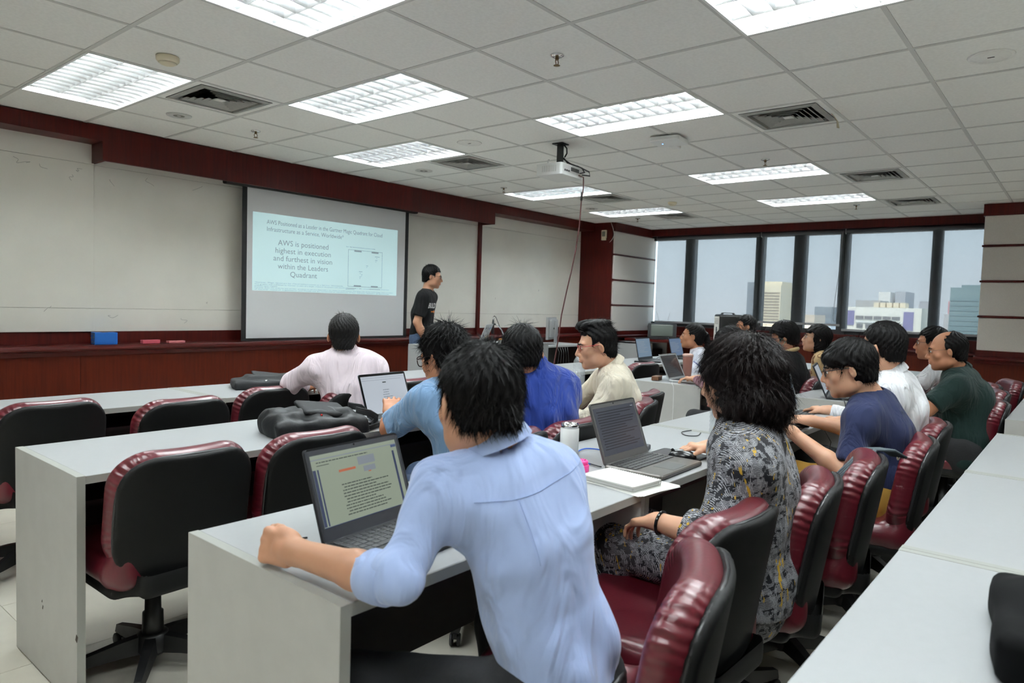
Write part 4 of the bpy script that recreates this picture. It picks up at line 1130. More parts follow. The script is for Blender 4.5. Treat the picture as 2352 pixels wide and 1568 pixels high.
def person(label, J, hd, skin, shirt, top='short', bottom=None, build=1.0, hair=None, hairmat=None, strands=1400, step=.0095, hstep=.0048, handstep=.0048,
           hands=(('curl', 30), ('curl', 30)), glasses=None, face=True, fem=0.0, fat=0.0, collar=None, fold=.0025, sleeve=.58, hem=.10, pants_mat=None, neckcut=.018, hairkw=None, belly=0.0, extras=None, shirtmesh=True, loose=.0, jaw=1.0, gaze=(0, 0), stepc=None, collar_r=.056, slv=1.0):
    """hd: (yaw, pitch, roll) of the head; top: 'short' | 'long' | 'rolled' sleeves"""
    root = V3(J['hip'][0], J['hip'][1], 0)
    t = thing('person', label, 'person', tuple(root))
    Rh = frame(*hd); c = J['head']; Rt = J['R']; r, f, u = Rt[:, 0], Rt[:, 1], Rt[:, 2]
    allp = np.array([J[k] for k in ('hip', 'neck', 'head', 'shL', 'shR', 'elL', 'elR', 'wrL', 'wrR', 'knL', 'knR')])
    lo = allp.min(0)-.16; hi = allp.max(0)+.17
    lo[2] = .40
    dense = [(c-Rh[:, 2]*.0, (.115, .125, .13), hstep)]
    for n in 'LR': dense.append((J['wr'+n]+J['hd'+n]*.07, (.085, .085, .075), handstep))
    spine = [J['hip']-u*.08, J['hip']+u*.05, J['hip']*.45+J['chest']*.55, J['chest'], J['chest']*.4+J['neck']*.6, J['neck']-u*.01]
    ab = [(.160, .110), (.155, .110), (.142, .104), (.154, .112), (.140, .092), (.060, .056)]
    ab = [(a*build, (b+(belly if i in (1, 2, 3) else 0))*build) for i, (a, b) in enumerate(ab)]
    def torso(F, o, k=.03):
        F.loft(spine, [(a+o, b+o) for a, b in ab], r, k=k)
        mid = J['neck']-u*.015
        for n in 'LR':
            F.cone(mid, J['sh'+n], .040*build+o, .054*build+o, k=.05)
            F.ell(J['sh'+n]*.7+J['chest']*.3, (.064*build+o, .066*build+o, .080*build+o), None, k=.06)
    # --- skin
    B = Field(lo, hi, step, dense)
    head_sdf(B, c, Rh, fem, jaw, fat)
    nb = c+Rh@np.array((0, -.022, -.055))
    B.cone(nb, J['neck']+u*.0, .052*(1-.15*fem), .060*(1-.12*fem), k=.02)
    torso(B, -.012)
    for i, n in enumerate('LR'):
        sg = -1 if n == 'L' else 1
        B.cone(J['sh'+n], J['el'+n], .050*build-.004, .040*build, k=.03)
        fa = J['wr'+n]-J['el'+n]
        B.cone(J['el'+n], J['el'+n]+fa*.35, .041*build, .040*build, k=.02); B.cone(J['el'+n]+fa*.35, J['wr'+n], .040*build, .0265, k=.02)
        hs = hands[i]; hand(B, J['wr'+n], J['hd'+n], J['up'+n], sg, curl=hs[1], thumb=hs[2] if len(hs) > 2 else 30, s=.95-.08*fem)
    for sg, n in ((-1, 'L'), (1, 'R')): B.cone(J['hip']+r*sg*.085-u*.02, J['kn'+n], .07*build, .05*build, k=.03)
    P, Q = B.nets(); P = relax(P, Q, 1)
    link('body', np_mesh('body', P-root, Q, skin), t)
    # --- garments
    if shirtmesh:
        dn = [(J['neck'], (.12, .12, .08), .007)] if step > .008 else []
        S = Field(lo, hi+V3(0, 0, -.0), stepc or step*.95, dn)
        torso(S, .008+loose)
        for n in 'LR':
            sh, el, wr = J['sh'+n], J['el'+n], J['wr'+n]
            if top == 'short':
                e = sh+(el-sh)*sleeve*1.25; S.cone(sh, e, .064*build+loose, .060*build+.006+loose, k=.035, flat=True)
            else:
                S.cone(sh, el, .062*build+loose, (.053*build+loose)*slv, k=.035)
                e = el+(wr-el)*(.93 if top == 'long' else sleeve)
                S.cone(el, e, (.053*build+loose)*slv, ((.038 if top == 'long' else .052)*build+loose*.6)*slv, k=.02, flat=True)
                if top == 'rolled':
                    g = el+(wr-el)*(sleeve-.30); S.cone(g, e, (.054*build+loose*1.4)*slv, (.055*build+loose*1.4)*slv, k=.004, flat=True)
        nd = unit(c-J['neck'])
        rg = np.random.RandomState(len(label)); ph = rg.uniform(0, 6.28, 8)
        hipz = J['hip'][2]
        def folds(X, Y, Z):
            p = np.stack([X, Y, Z], -1)-J['hip']; a = p@r; b = p@f; z = Z-hipz
            w = np.sin(34*z+10*a+ph[0]+2.5*np.sin(9*a+ph[1]))*np.exp(-((z-.03)/.13)**2)*1.3
            w += .8*np.sin(46*a+14*z+ph[2]+2*np.sin(12*z+ph[3]))*np.exp(-((z-.2)/.2)**2)
            w += .7*np.sin(60*(a*.5+z*.8+b*.4)+ph[4])*(np.abs(a) > .16)
            w += .5*np.sin(26*z-30*a+ph[5])
            return fold*w
        S.warp(folds)
        S.cone(J['neck']-nd*.02, J['neck']+nd*.25, collar_r, collar_r+.03, k=.006, op='cut')
        S.plane(J['neck']+u*(neckcut+.022), unit(u*.8+nd*.2), .006)
        S.plane(J['hip']-V3(0, 0, hem), V3(0, 0, -1), .006)
        P, Q = S.nets(); P = relax(P, Q, 1)
        so = link('shirt', np_mesh('shirt', P-root, Q, shirt), t)
        if top == 'rolled':
            for n in 'LR':
                el, wr = J['el'+n], J['wr'+n]; ax = unit(wr-el); e = el+(wr-el)*sleeve
                q = Vector((0, 0, 1)).rotation_difference(Vector(ax)).to_matrix(); rr = (.054*build+loose*.8)*slv
                MB().lathe([(rr-.004, -.058), (rr+.006, -.056), (rr+.008, -.03), (rr+.007, -.004), (rr+.003, .004), (rr-.004, .002), (rr-.014, -.012)], 26, tuple(e-root), M=q).build('cuff', shirt, so)
        if collar:
            ch, cw, op = collar                          # height, radius, spread
            nk = J['neck']+nd*(neckcut+.006)
            x = unit(np.cross(f, nd)); y = np.cross(nd, x)
            vs = []; n = 28
            for k in range(n+1):
                a = (-PI+.0)+2*PI*k/n+PI/2
                dr = x*math.cos(a)*cw+y*math.sin(a)*cw*1.08
                front = max(0, math.sin(a))
                z0 = -.012-.022*front; 
                for (hh, rr) in ((0, 1.02), (ch*.55, .98), (ch, .93), (ch*1.02, 1.0), (ch*.45, 1.14), (-.004-.012*front, 1.24)):
                    vs.append(nk+dr*rr+nd*(hh+z0))
            fs = [(k*6+q, (k+1)*6+q, (k+1)*6+q+1, k*6+q+1) for k in range(n) for q in range(5)]
            cm = MB().add([tuple(v-root) for v in vs], fs, True)
            cm.build('collar', shirt, so)
    # trousers
    pm = pants_mat or mat('black_trousers', srgb(22, 22, 25), .85, bump=.2, bscale=60)
    T = Field(V3(*(np.minimum(lo, np.minimum(J['toeL'], J['toeR'])-.1))[:2], -.01), V3(*np.maximum(hi, np.maximum(J['toeL'], J['toeR'])+.1)[:2], J['hip'][2]+.09), .0125)
    T.loft([J['hip']-u*.09, J['hip']-u*.01, J['hip']+(J['chest']-J['hip'])*.18], [(.168*build, .118*build), (.166*build, .117*build), (.146*build, .102*build)], r, k=.03)
    for n in 'LR':
        sg = -1 if n == 'L' else 1
        a = J['hip']+r*sg*.085-u*.02
        T.cone(a, J['kn'+n], .092*build, .072*build, k=.04); T.cone(J['kn'+n], J['an'+n], .072*build, .055, k=.03, flat=True)
    T.warp(lambda X, Y, Z: .002*np.sin(50*X+30*Z)+.002*np.sin(44*Y-25*Z))
    P, Q = T.nets(); P = relax(P, Q, 1)
    link('trousers', np_mesh('trousers', P-root, Q, pm), t)
    shm = mat('black_shoe_leather', srgb(18, 17, 17), .35)
    for n in 'LR':
        a, e = J['an'+n], J['toe'+n]
        S2 = Field(np.minimum(a, e)-V3(.09, .09, .10), np.maximum(a, e)+V3(.09, .09, .06), .012)
        S2.cone(a*1-V3(0, 0, .03), e, .045, .038, k=.02); S2.cone(a, a-V3(0, 0, .04), .042, .045, k=.02); S2.plane(V3(0, 0, .004), V3(0, 0, -1))
        P, Q = S2.nets()
        link('shoe', np_mesh('shoe', P-root, Q, shm), t)
    # hair, face, spectacles
    if hair is not None:
        kw = dict(seed=len(label), step=.0045); kw.update(hairkw or {})
        hm = hair_mesh('hair', c, Rh, hair, hairmat or HAIR, strands, extra=root, **kw)
        link('hair', hm, t)
    if face: eyes(t, c, Rh, root, gaze)
    if glasses: spectacles(t, c, Rh, root, glasses[0], **(glasses[1] if len(glasses) > 1 else {}))
    if extras: extras(t, J, c, Rh, root)
    return t

def on_surface(o, off, pts, d):
    """cast points (world) along d onto a part's mesh; returns local points"""
    from mathutils.bvhtree import BVHTree
    me = o.data; bv = BVHTree.FromPolygons([v.co for v in me.vertices], [tuple(p.vertices) for p in me.polygons])
    out = []
    for p in pts:
        h, n, i, q = bv.ray_cast(Vector(V3(p)-off-V3(d)*.35), Vector(d), .9)
        out.append(None if h is None else h+n*.0012)
    return out
def seam(parent, name, off, pts, d, m, r=.0011):
    # densify, cast, tube
    dense = []
    for a, b in zip(pts[:-1], pts[1:]):
        for k in range(8): dense.append(V3(a)+(V3(b)-V3(a))*k/8)
    dense.append(V3(pts[-1]))
    q = [p for p in on_surface(parent, off, dense, d) if p is not None]
    if len(q) > 3: MB().tube([tuple(p) for p in q], r, 5).build(name, m, parent)
def print_on(parent, name, off, me, origin, ex, ez, d, m):
    """lay a flat text mesh onto a garment"""
    n = len(me.vertices); pts = [V3(origin)+V3(ex)*v.co.x+V3(ez)*v.co.y for v in me.vertices]
    q = on_surface(parent, off, pts, d)
    for v, p, w in zip(me.vertices, q, pts): v.co = p if p is not None else Vector(w-off)
    me.materials.append(m); link(name, me, parent)
SHORT = dict(t=.010, top=.018, face=(.040, .066))
# --- the man nearest the camera, light blue shirt
M_BLUE = cloth_mat('light_blue_shirt_cotton', srgb(166, 184, 226), fold=.34, scale=5)
M_SEAM = mat('shirt_seam_blue', srgb(150, 168, 210), .9)  # seam lines, a slightly deeper blue than the shirt cloth
M_GOLD = mat('gold', srgb(212, 168, 90), .25, metal=1.0)
J = seated(-.335, -3.56, -8, 6)
J['hip'] = V3(-.335, -3.56, .55); J['chest'] = V3(-.365, -3.50, .83); J['neck'] = V3(-.400, -3.425, 1.020); J['head'] = V3(-.425, -3.395, 1.116)
J['shL'] = V3(-.520, -3.385, .950); J['shR'] = V3(-.265, -3.47, .955)
J['elL'] = V3(-.652, -3.400, .805); J['wrL'] = V3(-.680, -3.118, .797); J['hdL'] = unit(V3(-.16, 1, -.02)); J['upL'] = unit(V3(-.95, 0, .28))
J['elR'] = V3(-.15, -3.36, .78); J['wrR'] = V3(-.19, -3.14, .80)
J['knL'] = V3(-.60, -3.22, .52); J['knR'] = V3(-.14, -3.24, .51); J['anR'] = V3(-.13, -3.25, .09); J['toeR'] = V3(-.10, -3.09, .035)
def p1_extras(t, J, c, R, off):
    sh = [o for o in t.children if o.name.startswith('shirt')][0]
    d = unit(V3(.25, 1, 0)); r = V3(.97, -.24, 0)
    b = J['neck']
    seam(sh, 'yoke_seam', off, [b+r*-.135+V3(0, -.1, -.075), b+r*-.07+V3(0, -.1, -.072), b+V3(0, -.1, -.062), b+r*.08+V3(0, -.1, -.045), b+r*.15+V3(0, -.1, -.030)], d, M_SEAM, .0007)
    seam(sh, 'back_pleat', off, [b+r*-.055+V3(0, -.1, -.071), b+r*-.043+V3(0, -.1, -.13), b+r*-.035+V3(0, -.1, -.19)], d, M_SEAM, .0007)
    x_ = unit(np.cross(J['hdL'], J['upL'])); f = J['wrL']+J['hdL']*(.084+.012)+x_*-.0105-J['upL']*.016
    MB().tube([tuple(f-off+V3(.0, .0, 0)+.0092*(x_*math.cos(a)+unit(J['hdL']*.8+J['upL']*.6)*math.sin(a))) for a in np.linspace(0, 2*PI, 15)[:-1]], .0013, 6, closed=True).build('ring', M_GOLD, t)
    # belt round the waist
    pts = []; Rt = J['R']
    for k in range(28):
        a = 2*PI*k/28; pts.append(tuple(J['hip']+V3(0, 0, .005)+Rt[:, 0]*.162*.92*math.cos(a)+Rt[:, 1]*.118*.92*math.sin(a)-off))
    MB().tube(pts, .014, 6, closed=True).build('belt', mat('black_belt_leather', srgb(20, 19, 19), .35), t)
person('man in a light blue shirt seen from behind, sleeve rolled, fist on the desk', J, (-22, 6, 0), SKIN3, M_BLUE, 'rolled', sleeve=.22, step=.0080, hstep=.0042, handstep=.0033, build=.89,
       hands=(('fist', 82, 10), ('curl', 25)), hair=dict(t=.009, top=.013, face=(.030, .060), nape=-.048, noise=.003, ear=.042), strands=9000, hairkw=dict(step=.0042, slen=(.016, .036), lift=.003, messy=.14),
       collar=(.036, .066, 0), fold=.0042, hem=.02, loose=.002, neckcut=.022, slv=.86, extras=p1_extras)

# --- the woman in the patterned dress
def dress_mat():
    m = bpy.data.materials.new('brushed_grid_print'); m.use_nodes = True; nt = m.node_tree; bs = nt.nodes['Principled BSDF']; L = nt.links
    N = lambda k: nt.nodes.new('ShaderNode'+k)
    tc = N('TexCoord'); mp = N('Mapping'); mp.inputs['Rotation'].default_value = (.2, .15, .5); L.new(tc.outputs['Object'], mp.inputs[0])
    def wave(dirn, sc, dist):
        w = N('TexWave'); w.bands_direction = dirn; w.inputs['Scale'].default_value = sc; w.inputs['Distortion'].default_value = dist; w.inputs['Detail'].default_value = 3; w.inputs['Detail Scale'].default_value = 1.5
        L.new(mp.outputs[0], w.inputs['Vector']); return w.outputs['Fac']
    def noise(sc, st=(1, 1, 1)):
        q = N('Mapping'); q.inputs['Scale'].default_value = st; L.new(mp.outputs[0], q.inputs[0]); n = N('TexNoise'); n.inputs['Scale'].default_value = sc; n.inputs['Detail'].default_value = 3; L.new(q.outputs[0], n.inputs['Vector']); return n.outputs['Fac']
    def mth(op, a, b):
        n = N('Math'); n.operation = op
        for i, v in enumerate((a, b)):
            if isinstance(v, (int, float)): n.inputs[i].default_value = v
            else: L.new(v, n.inputs[i])
        return n.outputs[0]
    gz = mth('MULTIPLY', wave('Z', 96, 3.5), mth('GREATER_THAN', noise(34, (1, 1, 2)), .46)); gx = mth('MULTIPLY', wave('X', 90, 3.5), mth('GREATER_THAN', noise(32, (2, 2, .7)), .50))
    g = mth('MAXIMUM', gz, gx); g = mth('MULTIPLY', g, mth('GREATER_THAN', noise(16), .38))
    rp = N('ValToRGB'); rp.color_ramp.elements[0].position = .66; rp.color_ramp.elements[1].position = .84
    rp.color_ramp.elements[0].color = srgb(20, 20, 28); rp.color_ramp.elements[1].color = srgb(190, 190, 196); L.new(g, rp.inputs[0])
    mx = N('Mix'); mx.data_type = 'RGBA'; mx.inputs['B'].default_value = srgb(200, 160, 50)
    ye = mth('MULTIPLY', mth('GREATER_THAN', noise(22, (3, 3, .6)), .65), 1.0)
    m2 = N('Mix'); m2.data_type = 'RGBA'; m2.inputs['B'].default_value = srgb(84, 78, 78); pf = mth('MULTIPLY', mth('GREATER_THAN', noise(7, (1.6, 1.6, .9)), .58), .28)
    L.new(pf, m2.inputs['Factor']); L.new(rp.outputs[0], m2.inputs['A'])
    L.new(ye, mx.inputs['Factor']); L.new(m2.outputs['Result'], mx.inputs['A']); L.new(mx.outputs['Result'], bs.inputs['Base Color'])
    bs.inputs['Roughness'].default_value = .75
    bn = N('TexNoise'); bn.inputs['Scale'].default_value = 9; bn.inputs['Detail'].default_value = 3; L.new(tc.outputs['Object'], bn.inputs['Vector'])
    bp = N('Bump'); bp.inputs['Strength'].default_value = .5; bp.inputs['Distance'].default_value = .02; L.new(bn.outputs['Fac'], bp.inputs['Height']); L.new(bp.outputs[0], bs.inputs['Normal'])
    return m
M_DRESS = dress_mat()
J = seated(.56, -3.63, 4, 4, sw=.155)
J['hip'] = V3(.575, -3.63, .55); J['chest'] = V3(.555, -3.62, .80); J['neck'] = V3(.545, -3.59, .985); J['head'] = V3(.525, -3.575, 1.125)
J['shL'] = V3(.400, -3.655, .905); J['shR'] = V3(.700, -3.56, .905)
J['elL'] = V3(.335, -3.60, .690); J['wrL'] = V3(.340, -3.42, .700); J['hdL'] = unit(V3(.3, 1, -.3))
J['elR'] = V3(.90, -3.44, .790); J['wrR'] = V3(1.060, -3.265, .800); J['hdR'] = unit(V3(-.55, .65, -.05)); J['upR'] = V3(0, 0, 1)
J['knL'] = V3(.44, -3.23, .56); J['knR'] = V3(.64, -3.20, .56)
def p2_extras(t, J, c, R, off):
    w = J['wrL']*.92+J['elL']*.08; d = unit(J['wrL']-J['elL']); x = unit(np.cross(d, V3(0, 0, 1))); z = np.cross(x, d)
    MB().tube([tuple(w-off+.033*(x*math.cos(a)+z*math.sin(a))) for a in np.linspace(0, 2*PI, 17)[:-1]], .005, 7, closed=True).build('bracelet', mat('black_bangle', srgb(15, 15, 16), .12), t)
person('woman with a dark curly bob in a black, white and yellow patterned dress', J, (14, 12, 0), SKIN, M_DRESS, 'rolled', sleeve=.42, step=.0085, handstep=.0042, build=.98, fem=1, loose=.012,
       hands=(('c', 30), ('mouse', 24, 22)), hair=dict(t=.02, cut=False, nape=-.165, noise=.006, long=.05, curl=.0035,
       add=[((0, -.018, .022), (.099, .112, .104), .02), ((0, -.030, -.072), (.108, .102, .092), .04)], sub=[((0, .135, -.05), (.040, .055, .08), .02)]), hairmat=HAIRB, strands=15000,
       hairkw=dict(step=.0052, slen=(.03, .06), lift=.006, messy=.34, swid=.0006, down=.8), face=True, pants_mat=M_DRESS, fold=.004, hem=.10, neckcut=.012, extras=p2_extras)

# --- young man in navy
M_NAVY = cloth_mat('navy_jersey', srgb(30, 37, 68), fold=.25, sheen=.05)
M_BLKFRAME = mat('black_spectacle_frame', srgb(16, 16, 18), .3)
M_KHAKI = mat('mustard_trousers', srgb(150, 112, 40), .9)
J = seated(1.86, -3.72, -6, 14)
J['hip'] = V3(1.87, -3.735, .56); J['chest'] = V3(1.87, -3.705, .81); J['neck'] = V3(1.855, -3.625, .985); J['head'] = V3(1.790, -3.565, 1.085)
J['shL'] = V3(1.675, -3.645, .885); J['shR'] = V3(2.03, -3.61, .90)
J['elL'] = V3(1.585, -3.635, .660); J['wrL'] = V3(1.57, -3.400, .815); J['hdL'] = unit(V3(.45, .8, -.1))
J['elR'] = V3(2.08, -3.58, .77); J['wrR'] = V3(2.02, -3.355, .805); J['hdR'] = unit(V3(.45, .75, .02)); J['upR'] = V3(0, 0, 1)
person('young man with a black fringe and spectacles in a navy T-shirt', J, (16, 14, 0), SKIN, M_NAVY, 'short', step=.0095, build=.95, hands=(('c', 25, 30), ('mouse', 28, 24)), sleeve=.62,
       hair=dict(t=.016, top=.024, face=(.032, .060), nape=-.066, ear=.022, late=[((0, .060, .062), (.066, .040, .036), .015), ((.045, .05, .045), (.03, .035, .03), .02), ((-.045, .05, .045), (.03, .035, .03), .02)]), strands=3200,
       glasses=(M_BLKFRAME, dict(lens=(.025, .018), rim=.0018)), pants_mat=M_KHAKI, collar_r=.066, neckcut=.0, fold=.003, hem=.14, hairkw=dict(slen=(.02, .04), down=.6))
# --- man in white shirt next to him
M_WSHIRT = cloth_mat('white_shirt_cotton', srgb(232, 232, 236), fold=.4, scale=8)
J = seated(2.36, -3.68, -10, 6)
J['hip'] = V3(2.38, -3.68, .56); J['chest'] = V3(2.37, -3.675, .86); J['neck'] = V3(2.345, -3.62, 1.045); J['head'] = V3(2.310, -3.585, 1.165)
J['shL'] = V3(2.175, -3.655, .955); J['shR'] = V3(2.52, -3.63, .955); J['elL'] = V3(2.17, -3.68, .74); J['wrL'] = V3(2.24, -3.45, .79)
person('man with a black crew cut in a white long-sleeved shirt', J, (-16, 4, 0), SKIN, M_WSHIRT, 'long', build=.96, hair=dict(t=.009, top=.018, face=(.036, .066), nape=-.066), strands=3000,
       hairkw=dict(slen=(.010, .018), lift=.007, messy=.4), glasses=(M_BLKFRAME,), collar=(.032, .064, 0), fold=.004)
# --- man in dark green polo
M_GREEN = cloth_mat('dark_green_pique', srgb(14, 36, 33), fold=.25, sheen=.05)
M_THINFRAME = mat('thin_metal_frame', srgb(90, 84, 80), .25, metal=.8)
J = seated(3.62, -3.84, 2, 8, sw=.19)
J['hip'] = V3(3.61, -3.82, .56); J['chest'] = V3(3.61, -3.80, .82); J['neck'] = V3(3.60, -3.745, .995); J['head'] = V3(3.535, -3.695, 1.118)
J['shL'] = V3(3.395, -3.77, .90); J['shR'] = V3(3.80, -3.74, .905); J['elL'] = V3(3.30, -3.64, .775); J['wrL'] = V3(3.42, -3.44, .79); J['hdL'] = unit(V3(.7, .6, 0))
person('balding man with thin spectacles in a dark green polo shirt', J, (10, 8, 0), SKIN2, M_GREEN, 'short', build=1.12, fat=.006, belly=.02, sleeve=.66, collar=(.026, .066, 0), fold=.003, hem=.16,
       hair=dict(t=.008, top=.008, face=(.012, .12), nape=-.066, ear=.012, sub=[((0, .062, .095), (.070, .105, .075), .01)]), strands=1500, hairkw=dict(slen=(.01, .02), lift=.002, messy=.12), glasses=(M_THINFRAME, dict(rim=.0009, lens=(.022, .015))))
# --- man in white short sleeves beyond him
M_WSHIRT2 = cloth_mat('white_poplin', srgb(222, 222, 226), fold=.4, scale=8)
J = seated(4.62, -3.60, 2, 10)
J['hip'] = V3(4.62, -3.62, .56); J['neck'] = V3(4.55, -3.52, 1.0); J['chest'] = V3(4.6, -3.58, .83); J['head'] = V3(4.505, -3.465, 1.125)
for n, s in (('L', -1), ('R', 1)): J['sh'+n] = J['neck']+V3(s*.18, -.01, -.07); J['el'+n] = J['sh'+n]+V3(s*.06, .14, -.14); J['wr'+n] = J['el'+n]+V3(-s*.10, .18, .01)
person('man in spectacles and a white short-sleeved shirt beyond the balding man', J, (8, 2, 0), SKIN2, M_WSHIRT2, 'short', sleeve=.6, hair=SHORT, strands=1200, glasses=(M_THINFRAME, dict(rim=.0012)), collar=(.03, .064, 0), step=.011)
# --- man in pink at the front
M_PINK = cloth_mat('pale_pink_shirt_cotton', srgb(236, 220, 228), fold=.35, scale=6)
J = seated(.99, -1.24, -33, 8)
J['hip'] = V3(.945, -1.20, .55); J['chest'] = V3(.935, -1.19, .83); J['neck'] = V3(.925, -1.145, 1.02); J['head'] = V3(.915, -1.14, 1.112)
J['shL'] = V3(.785, -1.055, .935); J['shR'] = V3(1.065, -1.24, .935); J['elL'] = V3(.735, -.90, .835); J['wrL'] = V3(.93, -.76, .79); J['hdL'] = unit(V3(.9, .5, 0))
J['elR'] = V3(1.17, -1.16, .83); J['wrR'] = V3(1.16, -.95, .79)
person('man with greying short hair in a pale pink shirt facing the screen', J, (-37, 4, 0), SKIN2, M_PINK, 'long', sleeve=.6, hair=dict(t=.008, top=.016, face=(.036, .066), nape=-.072, ear=.022), strands=2600,
       hairmat=mat('greying_black_hair', srgb(20, 18, 17), .55, noise=.5, nscale=80, spec=.2), collar=(.030, .062, 0), fold=.004, hem=.12, hairkw=dict(slen=(.012, .028), lift=.004), loose=.004)
# --- man in chambray short sleeves with the laptop
M_CHAM = cloth_mat('light_blue_chambray', srgb(126, 160, 198), fold=.35, scale=9, weave=.3)
M_DKFRAME = mat('dark_brown_frame', srgb(48, 26, 26), .3)
M_JEANS = mat('blue_denim', srgb(66, 84, 112), .9, noise=.3, nscale=40)
J = seated(.545, -2.50, -2, 16)
J['hip'] = V3(.545, -2.49, .55); J['chest'] = V3(.535, -2.44, .83); J['neck'] = V3(.525, -2.385, 1.02); J['head'] = V3(.495, -2.365, 1.100)
J['shL'] = V3(.385, -2.37, .935); J['shR'] = V3(.67, -2.38, .935); J['elL'] = V3(.405, -2.145, .790); J['wrL'] = V3(.545, -1.985, .820); J['hdL'] = unit(V3(.5, .55, .45)); J['upL'] = unit(V3(-.4, -.5, .8))
J['elR'] = V3(.80, -2.22, .80); J['wrR'] = V3(.70, -2.03, .80)
J['knL'] = V3(.36, -2.10, .55); J['anL'] = V3(.34, -2.12, .09); J['toeL'] = V3(.32, -1.95, .035)
person('man with tousled hair and dark spectacles in a light blue short-sleeved shirt', J, (4, 16, 0), SKIN2, M_CHAM, 'short', sleeve=.66, build=.96, hair=dict(t=.014, top=.024, face=(.036, .060), nape=-.07, noise=.005, ear=.015), strands=4200,
       hairkw=dict(slen=(.025, .05), lift=.007, messy=.4), glasses=(M_DKFRAME, dict(lens=(.027, .021), rim=.0022)), collar=(.028, .062, 0), pants_mat=M_JEANS, fold=.004, hands=(('c', 30, 30), ('c', 25)))
# --- man in royal blue
M_ROYAL = cloth_mat('royal_blue_cotton', srgb(32, 58, 140), fold=.4, scale=6)
J = seated(1.03, -2.55, -20, 10)
J['hip'] = V3(1.02, -2.53, .55); J['chest'] = V3(1.005, -2.50, .84); J['neck'] = V3(.985, -2.445, 1.035); J['head'] = V3(.935, -2.42, 1.098)
J['shL'] = V3(.855, -2.40, .945); J['shR'] = V3(1.145, -2.515, .945)
person('man with smooth black hair and an earphone in a royal blue shirt', J, (-48, 16, -8), SKIN2, M_ROYAL, 'long', build=.97, hair=dict(t=.017, top=.024, face=(.040, .058), nape=-.068, ear=.016), strands=3000, collar=(.030, .062, 0), fold=.005, loose=.004,
       hairkw=dict(slen=(.025, .05), lift=.004, down=.6, messy=.15),
       extras=lambda t, J, c, R, off: MB().tube([tuple(c+R@V3(.083, -.002, -.02)-off), tuple(c+R@V3(.088, .01, -.07)-off), tuple(J['shR']+V3(-.02, .05, .06)-off), tuple(J['shR']+V3(0, .12, -.1)-off)], .0018, 5).build('earphone_wire', MATS['white_enamel'], t))
# --- man in cream with red spectacles
M_CREAMSHIRT = cloth_mat('cream_shirt_cotton', srgb(222, 212, 192), fold=.4, scale=6)
M_REDFRAME = mat('red_spectacle_frame', srgb(150, 34, 40), .25)
J = seated(1.80, -2.40, 20, 10)
J['hip'] = V3(1.80, -2.44, .55); J['chest'] = V3(1.785, -2.42, .82); J['neck'] = V3(1.755, -2.385, 1.0); J['head'] = V3(1.680, -2.33, 1.112)
J['shL'] = V3(1.62, -2.49, .915); J['shR'] = V3(1.86, -2.27, .915); J['elL'] = V3(1.52, -2.40, .72); J['wrL'] = V3(1.56, -2.17, .79); J['elR'] = V3(1.80, -2.14, .79); J['wrR'] = V3(1.66, -2.02, .79)
person('man with a quiff and red-armed spectacles in a cream shirt, seen in profile', J, (42, 10, 0), SKIN, M_CREAMSHIRT, 'long', build=.94, hstep=.0036, step=.0092, jaw=.95,
       hair=dict(t=.006, top=.016, face=(.034, .070), nape=-.070, ear=.024, add=[((0, .050, .118), (.056, .050, .030), .02), ((0, -.02, .118), (.055, .07, .024), .02)]), strands=4200,
       hairkw=dict(slen=(.012, .034), lift=.004, crown=(0, .11, .08), down=.0, messy=.12), glasses=(M_REDFRAME, dict(lens=(.026, .016), rim=.0018)), collar=(.034, .064, 0), fold=.004, loose=.003, gaze=(0, -.2))
# --- girl in the white uniform blouse
M_UNI = cloth_mat('white_uniform_blouse', srgb(226, 228, 240), fold=.35, scale=8)
M_UNIBLUE = mat('uniform_blue_stripe', srgb(96, 108, 168), .8)
J = seated(4.72, -1.60, 22, 2, sw=.15)
J['hip'] = V3(4.74, -1.56, .55); J['chest'] = V3(4.72, -1.56, .78); J['neck'] = V3(4.69, -1.52, .955); J['head'] = V3(4.665, -1.48, 1.072)
J['shL'] = V3(4.58, -1.60, .875); J['shR'] = V3(4.82, -1.47, .875); J['elL'] = V3(4.475, -1.58, .74); J['wrL'] = V3(4.52, -1.50, .55); J['elR'] = V3(4.90, -1.62, .80); J['wrR'] = V3(4.98, -1.55, .60)
def girl_extras(t, J, c, R, off):
    sh = [o for o in t.children if o.name.startswith('shirt')][0]
    b = J['neck']; d = unit(V3(.8, .6, 0)); r = V3(.6, -.8, 0)
    seam(sh, 'collar_stripe', off, [b+r*-.11+V3(-.1, -.05, -.02), b+r*-.07+V3(-.1, -.05, -.09), b+r*.10+V3(-.1, -.05, -.22)], d, M_UNIBLUE, .005)
    seam(sh, 'collar_stripe', off, [b+r*.12+V3(-.1, -.05, -.05), b+r*.11+V3(-.1, -.05, -.21)], d, M_UNIBLUE, .004)
person('girl with a black ponytail in a white uniform blouse with blue stripe', J, (24, -4, 0), SKIN2, M_UNI, 'rolled', sleeve=.1, build=.86, fem=1, step=.0105, hstep=.0045,
       hair=dict(t=.006, top=.010, face=(.036, .066), nape=-.30, long=.18, ear=.02, late=[((0, -.115, .025), (.026, .030, .030), .02), ((0, -.140, -.04), (.024, .024, .06), .02), ((.0, -.135, -.14), (.022, .022, .08), .02), ((0, -.130, -.225), (.013, .013, .06), .02)]), strands=1800,
       hairkw=dict(crown=(0, .10, .06), down=.1, messy=.08, lift=.002), extras=girl_extras)
